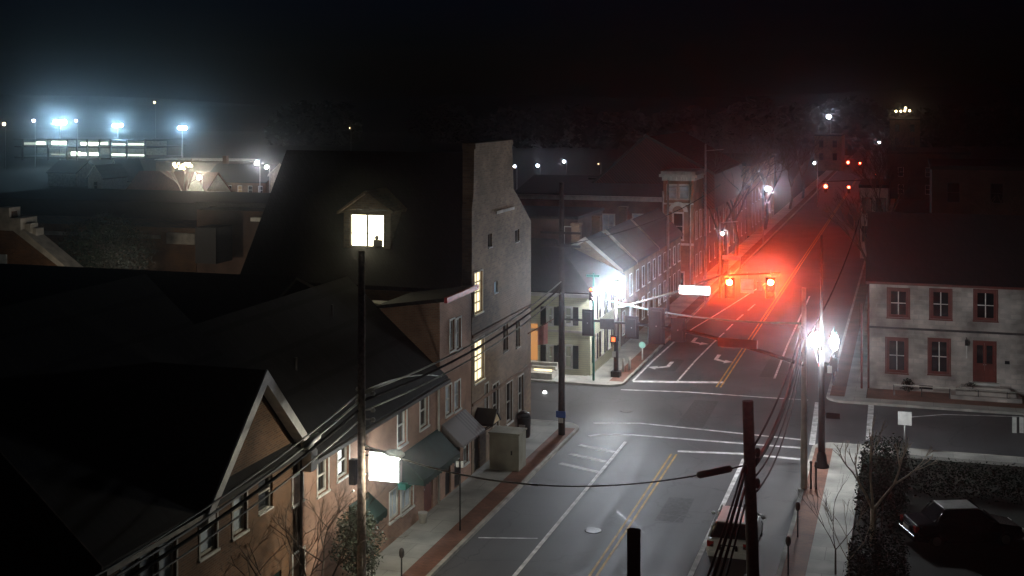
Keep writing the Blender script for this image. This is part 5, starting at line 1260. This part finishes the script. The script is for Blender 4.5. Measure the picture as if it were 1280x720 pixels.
a = on_y(1030, 519, BP.y); MB().box(a.x + .1, a.x + .75, BP.y - .03, BP.y + .02, a.z - .14, a.z + .14).build('banner_plate', M['black'], t)
# pedestrian pole on the far right corner
bb = on_z(1042, 484); t = thing('pedestrian_signal_post', (bb.x, bb.y, 0), 'dark pedestrian signal post with a white plate on the far right corner', 'pedestrian signal')
MB().tube([(bb.x, bb.y, 0), (bb.x, bb.y, 3.1)], .07, 8).build('post', M['black'], t)
MB().box(bb.x - .25, bb.x + .25, bb.y - .15, bb.y + .15, 1.0, 1.9).build('control_box', M['black'], t, bevel=.02)
q = on_y(1037, 462, bb.y - .2); MB().box(q.x - .14, q.x + .14, bb.y - .2, bb.y - .16, q.z - .22, q.z + .22).build('white_plate', M['white'], t)
q = on_y(1025, 456, bb.y - .1); MB().box(q.x - .07, q.x + .07, bb.y - .2, bb.y - .1, q.z - .1, q.z + .1).build('hand_symbol', M['e_hand'], t)

# far traffic signals up the road
for i, (px, py, dist, lab) in enumerate(((1032, 233, 183, 'nearer far red signal, the left and brighter one of the lower pair'), (1061, 234, 183, 'right one of the lower far pair of red signals'), (1060, 203, 253, 'brighter left one of the upper far pair of red signals'), (1075, 204, 253, 'dimmer right one of the upper far pair of red signals'))):
    q = at(px, py, dist); t = thing('far_traffic_signal', q, lab, 'traffic signal', 'far red signals up the road')
    c_ = Vector(q); d_ = Vector((0, -1, 0)); sc = (1.5, 1.0, 1.5, 1.0)[i]
    mb = MB().box(c_.x - .2, c_.x + .2, c_.y, c_.y + .2, c_.z - .9, c_.z + .25); hd = mb.build('signal_head', M['black'], t)
    MB().lathe((c_.x, c_.y - .01, c_.z), [(.16 * sc, 0), (.12 * sc, -.06)], 12, 'y').build('lens', M['e_redfar'], hd)
for dist, y, px0 in ((183, 0, 1032), (253, 0, 1060)):
    q = at(px0, 228 if dist == 183 else 200, dist); q2 = at(px0 + 45, 228 if dist == 183 else 200, dist)
    t = thing('far_signal_arm', (q2.x, q2.y, 0), 'thin arm carrying the %s far pair of red signals' % ('lower' if dist == 183 else 'upper'), 'signal arm')
    MB().tube([(q.x - .5, q.y + .1, q.z + .1), (q2.x, q2.y + .1, q2.z + .3)], .06, 6).build('arm', M['steeldark'], t); MB().tube([(q2.x, q2.y + .1, 0), (q2.x, q2.y + .1, q2.z + .4)], .1, 8).build('pole', M['steeldark'], t)
for px, py, dist, lab in ((1095, 218, 220, 'dim amber beacon right of the upper red signals'), (1090, 262, 195, 'amber beacon on a post below the pair of white lights')):
    q = at(px, py, dist); t = thing('amber_beacon', (q.x, q.y, 0), lab, 'beacon', 'amber beacons'); MB().tube([(q.x, q.y, 0), (q.x, q.y, q.z)], .05, 6).build('post', M['steeldark'], t); MB().ball(q, .16, 10).build('lens', M['e_amber'], t)
# two white lights: wall lights of the pale building
for px, lab in ((1083, 'left one of two white lights side by side at the pale building'), (1092, 'right one of two white lights side by side at the pale building')):
    q = at(px, 242, 152); m = MB().ball(q, .24, 10, 1.3); t = thing('wall_light', q, lab, 'light', 'paired white lights'); m.build('globe', M['e_farlamp'], t); MB().tube([q, (q.x + .1, q.y + 1.5, q.z)], .04, 6).build('bracket', M['steel'], t)
# bright distant lamp
q = at(960, 236, 158); t = thing('bright_distant_lamp', (q.x, q.y, 0), 'bright white street lamp up the left side above the red glow', 'street lamp')
MB().tube([(q.x - .6, q.y, 0), (q.x - .6, q.y, q.z + .4), (q.x, q.y, q.z + .4)], [.12, .08, .06], 8).build('pole', M['steel'], t)
MB().ball(q, .42, 14, .7).build('lamp_globe', M['e_lamp2x'], t)
glare_lens(t, (q.x, q.y - .6, q.z), .19, .35, 'e_glare1')  # added lens, makes the distant lamp glare towards the camera

# ------------------------------------------------------------------ street furniture
def meter(x, y, label, h=1.25, lit=False):
    t = thing('parking_meter', (x, y, .13), label, 'parking meter', 'parking meters')
    MB().tube([(x, y, .12), (x, y, h)], .03, 8).build('post', M['black'], t)
    m = MB().lathe((x, y, h + .16), [(.05, -.2), (.09, -.12), (.1, .02), (.08, .12), (.03, .16)], 10); m.build('meter_head', M['steeldark'], t)
    if lit: MB().ball((x + .02, y - .1, h + .22), .05, 8).build('meter_window', M['white'], t)
for x, y, lab in ((-6.35, on_x(502, 723, -6.35).y, 'parking meter on the left brick strip, nearest to the tall wooden pole'), (7.05, on_z(981, 722).y, 'parking meter beside the silver car at the bottom edge'), (7.05, on_z(993, 675).y, 'parking meter between the silver car and the grey signal mast')): meter(x, y, lab)
meter(-7.4, on_x(465, 723, -7.4).y, 'dark parking meter right beside the tall left wooden pole')
bb = on_z(575, 663, .13)
t = thing('meter_post', bb, 'slim tall post with two pale lamps on the left pavement by the awning', 'post')
MB().tube([bb, (bb.x, bb.y, 3.0)], .035, 8).build('post', M['black'], t); m = MB().box(bb.x - .16, bb.x - .05, bb.y - .05, bb.y + .05, 2.75, 3.0); m.box(bb.x + .05, bb.x + .16, bb.y - .05, bb.y + .05, 2.75, 3.0); m.build('sign_plate', M['white'], t)
for dx in (0, .45): 
    b2 = on_z(1007, 616); b2 = Vector((b2.x + .22 + dx * .5, b2.y + .25, .13)); m = MB().lathe(b2, [(.05, 0), (.045, 1.15), (.07, 1.2), (.05, 1.28)], 8)
    m.build('bollard', M['steeldark'], loc=b2, label='%s of two thin dark posts beside the grey signal mast' % ('left one' if dx == 0 else 'right one'), cat='bollard', group='thin posts by the mast')
# utility cabinet
bb = on_z(630, 588, .13); t = thing('utility_cabinet', bb, 'large beige utility cabinet against the tall brick building', 'cabinet')
MB().box(bb.x - .75, bb.x + .75, bb.y, bb.y + 1.2, .12, 1.85).build('body', M['utility'], t, bevel=.03)
MB().box(bb.x - .8, bb.x + .8, bb.y - .05, bb.y + 1.25, 1.86, 1.94).build('lid', M['utility'], t, bevel=.02)
MB().box(bb.x + .35, bb.x + .42, bb.y - .04, bb.y - .003, .9, 1.1).build('handle', M['black'], t)
MB().box(bb.x - .66, bb.x + .66, bb.y - .02, bb.y - .002, .25, 1.7).build('door', M['utility'], t)
# trash bin
bb = on_z(655, 546, .13); t = thing('litter_bin', bb, 'black litter bin with a white label near the beige cabinet', 'litter bin')
MB().lathe(bb, [(.3, 0), (.34, .1), (.36, .95), (.38, 1.0), (.38, 1.06)], 16).build('body', M['black'], t)
MB().lathe((bb.x, bb.y, bb.z + 1.06), [(.38, 0), (.3, .2), (.12, .3)], 16).build('lid', M['black'], t)
MB().box(bb.x - .17, bb.x + .17, bb.y - .40, bb.y - .37, .55, .85).build('label_plate', M['dirtywhite'], t); MB().ball((bb.x + .1, bb.y - .1, bb.z + 1.38), .07, 8).build('lid_highlight', M['white'], t)  # white ball paints the highlight on top of the lid
# small white pail by the shop
bb = on_z(537, 655 , .13); bb = on_z(523, 653, .13); bb.x = max(bb.x, XL + .3); MB().lathe(bb, [(.15, 0), (.2, .42), (.21, .45)], 12).build('flower_pot', M['dirtywhite'], loc=bb, label='small white pot on the pavement under the shop window', cat='pot')
# globe lamp & lit sill at cream house side
q = on_y(681, 491, 75.5); t = thing('garden_globe', (q.x, q.y, 0), 'small white globe lamp low in front of the cream house', 'lamp'); MB().tube([(q.x, q.y, 0), (q.x, q.y, q.z)], .04, 8).build('post', M['black'], t); MB().ball(q, .12, 12).build('globe', M['e_sign'], t)
a, b = on_y(664, 463, 79), on_y(690, 482, 79); t = thing('lit_counter', ((a.x + b.x) / 2, 79, 0), 'pale lit kiosk box with a grey hood beside the cream house', 'kiosk')
MB().box(a.x, b.x, 79, 80.0, .12, b.z + .75).build('counter', simple('cream_panel', (.6, .5, .33), .5), t); MB().box(a.x - .1, b.x + .1, 78.6, 80.1, a.z - .5, a.z - .05).build('hood', M['dirtywhite'], t)
for xx in (a.x, b.x - .08): MB().box(xx, xx + .08, 79.1, 79.2, b.z + .75, a.z - .5).build('upright', M['dirtywhite'], t)
MB().box(a.x + .1, b.x - .1, 79.3, 79.36, b.z + .78, b.z + .95).build('counter_lamp', M['e_warm'], t)
# flag on the brick building
t = thing('flag', (XL, 66.8, 4.5), 'small pink flag on a slanted staff on the tall brick building', 'flag')
q1, q2 = on_x(666, 392, XL + .05), None
MB().tube([(XL + .02, 66.9, 5.2), (XL + 1.5, 66.9, 6.1)], .03, 6).build('staff', M['redwood'], t)
m = MB(); P_ = [(XL + .6 + .09 * k, 66.9 + .06 * math.sin(k * 1.3)) for k in range(7)]
for (x0_, y0_), (x1_, y1_) in zip(P_, P_[1:]): m.prism([(x0_, y0_, 4.5 + (x0_ - XL) * .2), (x1_, y1_, 4.5 + (x1_ - XL) * .2), (x1_, y1_, 5.15 + (x1_ - XL) * .6), (x0_, y0_, 5.15 + (x0_ - XL) * .6)], (0, .012, 0))
m.build('cloth', M['pinkflag'], t)
# signs and posts near the cross street on the right
q = on_y(1131, 523, 67.2); t = thing('white_sign_board', (q.x, 67.2, 0), 'square white sign board on a low post before the stone house', 'sign')
MB().tube([(q.x, 67.25, 0), (q.x, 67.25, q.z)], .04, 8).build('post', M['steel'], t); MB().box(q.x - .33, q.x + .33, 67.17, 67.2, q.z - .33, q.z + .33).build('plate', M['white'], t)
q = on_y(1141, 505, 70.0)
for px, lab in ((1268, 'left one of two white posts at the right edge'), (1277, 'right one of two white posts at the right edge')):
    b2 = on_z(px, 541); b2.z = 0; m = MB().box(b2.x - .11, b2.x + .11, b2.y - .05, b2.y + .05, 0, .85); m.build('white_post', M['white'], loc=b2, label=lab, cat='post', group='white posts')
m = MB()
p0, p1 = on_z(1090, 497), on_z(1141, 503)
# low railing/steps before the stone house
t = thing('low_rail', (14.5, 80.6, 0), 'low pale rail running in front of the stone house', 'railing')
m = MB()
for k in range(7): m.tube([(10.5 + k * 1.6, 80.7, .1), (10.5 + k * 1.6, 80.7, .75)], .03, 6)
m.build('rail_post', M['steeldark'], t); MB().tube([(10.5, 80.7, .75), (20.1, 80.7, .75)], .035, 6).build('rail', M['dirtywhite'], t)
for k, (x, s_) in enumerate(((11.3, 1), (14.9, 2), (19.8, 3))):
    leafy_tree((x, 81.6, .1), .9, .9, ('small low shrub at the left corner of the stone house', 'small low shrub between the two stone house windows', 'small low shrub right of the red double door')[k], 90 + k, 700, .05, 'leaf', 'shrub', 'shrubs under the stone house', 'shrub', .03)

# ------------------------------------------------------------------ cars
def car(loc, rz, label, paint, name='parked_car', L=4.6, W=1.82, H=1.48, hatch=True, tail='redlens', group=None, roofmat=None):
    """front looks along +y before rotation"""
    t = thing(name, loc, label, 'car', group); t.rotation_euler = (0, 0, 0); o = Vector(loc)
    def sec(stations, mat, nm, smooth=True, par=t):
        mb = MB(); rings = []
        for y, z0, z1, w0, w1 in stations:
            zm = z0 + (z1 - z0) * .55
            pts = [(-w0 * .92, z0), (-w0, z0 + (z1 - z0) * .18), (-w0, zm), (-w1, z1 - .05), (-w1 * .86, z1), (w1 * .86, z1), (w1, z1 - .05), (w0, zm), (w0, z0 + (z1 - z0) * .18), (w0 * .92, z0)]
            rings.append([mb.bm.verts.new(o + Vector((x, y, z))) for x, z in pts])
        for a, b in zip(rings, rings[1:]):
            for k in range(10):
                f = mb.bm.faces.new([a[k], a[(k + 1) % 10], b[(k + 1) % 10], b[k]]); f.smooth = False
        mb.bm.faces.new(rings[0]); mb.bm.faces.new(rings[-1][::-1])
        return mb.build(nm, M[mat], par, bevel=.025)
    w = W / 2; h = L / 2
    body = sec([(-h, .42, .80, w * .84, w * .78), (-h + .12, .28, .93, w * .95, w * .86), (-h + .7, .22, .98, w, w * .9), (-.3, .20, .96, w, w * .92), (.95, .20, .95, w, w * .9), (h - .75, .22, .84, w * .98, w * .84), (h - .15, .28, .72, w * .9, w * .76), (h, .40, .62, w * .78, w * .68)], paint, 'body')
    yb = -h + (.25 if hatch else .85)
    gl = sec([(yb, .93, .97, w * .80, w * .76), (yb + .38, .93, H - .1, w * .84, w * .66), (yb + .55, .93, H - .03, w * .86, w * .66), (.35, .93, H - .03, w * .88, w * .68), (.55, .93, H - .08, w * .88, w * .68), (1.2, .93, .97, w * .86, w * .8)], 'glass', 'glasshouse')
    mb = MB(); xx = w * .62
    mb.prism([(o.x - xx, o.y + yb + .48, o.z + H - .03), (o.x + xx, o.y + yb + .48, o.z + H - .03), (o.x + xx, o.y + .42, o.z + H - .03), (o.x - xx, o.y + .42, o.z + H - .03)], (0, 0, .05)); mb.build('roof_panel', M[roofmat or paint], t, bevel=.02)
    mb = MB()
    for s_ in (-1, 1):
        for y_, lean, y2 in ((yb + .05, .5, yb + .42), (-.35, 0, -.35), (1.15, 0, .58)):
            mb = MB(); mb.tube([(o.x + s_ * w * .875, o.y + y_, o.z + .95), (o.x + s_ * w * .69, o.y + y2, o.z + H - .02)], .035, 6); mb.build('pillar', M[paint], t)
    for sx in (-1, 1):
        for sy in (-h + .85, h - .9):
            mb = MB().lathe((o.x + sx * (w - .11), o.y + sy, o.z + .32), [(.2, -.11), (.31, -.1), (.32, 0), (.31, .1), (.2, .11)], 18, 'x'); wh = mb.build('wheel', M['tyre'], t)
            MB().lathe((o.x + sx * (w - .005), o.y + sy, o.z + .32), [(.19, -.01), (.17, .012)], 14, 'x').build('rim', M['steel'], wh)
        mb = MB().box(*sorted((o.x + sx * w * .62, o.x + sx * w * .9)), o.y - h - .0, o.y - h + .16, o.z + .66, o.z + .86); mb.build('tail_light', M[tail], t)
        mb = MB().box(*sorted((o.x + sx * w * .52, o.x + sx * w * .84)), o.y + h - .14, o.y + h + .01, o.z + .5, o.z + .64); mb.build('headlight', M['white'], t)
        mb = MB().ball((o.x + sx * (w + .1), o.y + .75, o.z + 1.0), .1, 8, .7); mb.build('mirror', M[paint], t)
    MB().box(o.x - w * .88, o.x + w * .88, o.y - h - .07, o.y - h + .1, o.z + .3, o.z + .52).build('bumper', M[paint], t, bevel=.03)
    MB().box(o.x - .26, o.x + .26, o.y - h - .085, o.y - h - .072, o.z + .6, o.z + .75).build('number_plate', M['white'], t)
    MB().box(o.x - .35, o.x + .35, o.y - h - .03, o.y - h + .05, o.z + .57, o.z + .78).build('tailgate_trim', M['black'], t)
    t.rotation_euler = (0, 0, rz)
    return t
p = on_z(922, 708)
car((4.72, p.y + 2.3, 0), 0, 'silver hatchback parked at the right kerb beside the stout dark pole', 'silver', H=1.42)
p = on_z(1203, 676); car((p.x, p.y, 0), R(-68), 'dark sedan with its roof highlight coloured pale parked in the black lot behind the hedge', 'carblack', name='dark_sedan', hatch=False, roofmat='steel')  # highlight on the roof put in as a paler roof panel
t = thing('carport_roof', (0, 0, 0), '', '') if False else None

# ------------------------------------------------------------------ haze and light
hz = MB().box(-1050, 1050, -55, 1050, -1.2, 62)
hm = bpy.data.materials.new('night_haze'); hm.use_nodes = True; nt = hm.node_tree
for n in list(nt.nodes):
    if n.type != 'OUTPUT_MATERIAL': nt.nodes.remove(n)
pv = nt.nodes.new('ShaderNodeVolumePrincipled'); pv.inputs['Color'].default_value = (.92, .95, 1, 1)
pv.inputs['Density'].default_value = 0.0005; pv.inputs['Anisotropy'].default_value = 0.98
out = [n for n in nt.nodes if n.type == 'OUTPUT_MATERIAL'][0]; nt.links.new(pv.outputs[0], out.inputs['Volume'])
hz.build('haze', hm, kind='stuff', label='thin night haze over the town', cat='haze')

w = bpy.data.worlds.new('World'); scene.world = w; w.use_nodes = True; nt = w.node_tree; bg = nt.nodes['Background']
sky = nt.nodes.new('ShaderNodeTexSky'); sky.sky_type = 'NISHITA'; sky.sun_disc = False
sky.sun_elevation = R(-4.5); sky.sun_rotation = R(-45); sky.altitude = 100
mx = nt.nodes.new('ShaderNodeMix'); mx.data_type = 'RGBA'; mx.blend_type = 'MULTIPLY'; mx.inputs['Factor'].default_value = 1
mx.inputs[7].default_value = (.09, .22, .95, 1)
nt.links.new(sky.outputs[0], mx.inputs[6]); nt.links.new(mx.outputs[2], bg.inputs['Color']); bg.inputs['Strength'].default_value = 0.05
sl = bpy.data.lights.new('moon', 'SUN'); sl.energy = 0.004; sl.angle = R(2); sl.color = (.7, .8, 1)
so = bpy.data.objects.new('moon', sl); so.location = (0, 0, 60); so.rotation_euler = (R(45), 0, R(60)); COL.objects.link(so)

# ------------------------------------------------------------------ render settings
scene.render.engine = 'CYCLES'; c = scene.cycles
c.use_denoising = True; c.max_bounces = 5; c.diffuse_bounces = 2; c.glossy_bounces = 2; c.transmission_bounces = 2; c.volume_bounces = 0; c.transparent_max_bounces = 4
c.sample_clamp_indirect = 3; c.sample_clamp_direct = 0
c.use_adaptive_sampling = False
vs = scene.view_settings; vs.view_transform = 'Standard'; vs.look = 'None'; vs.gamma = 1; vs.exposure = 0
vs.use_curve_mapping = False
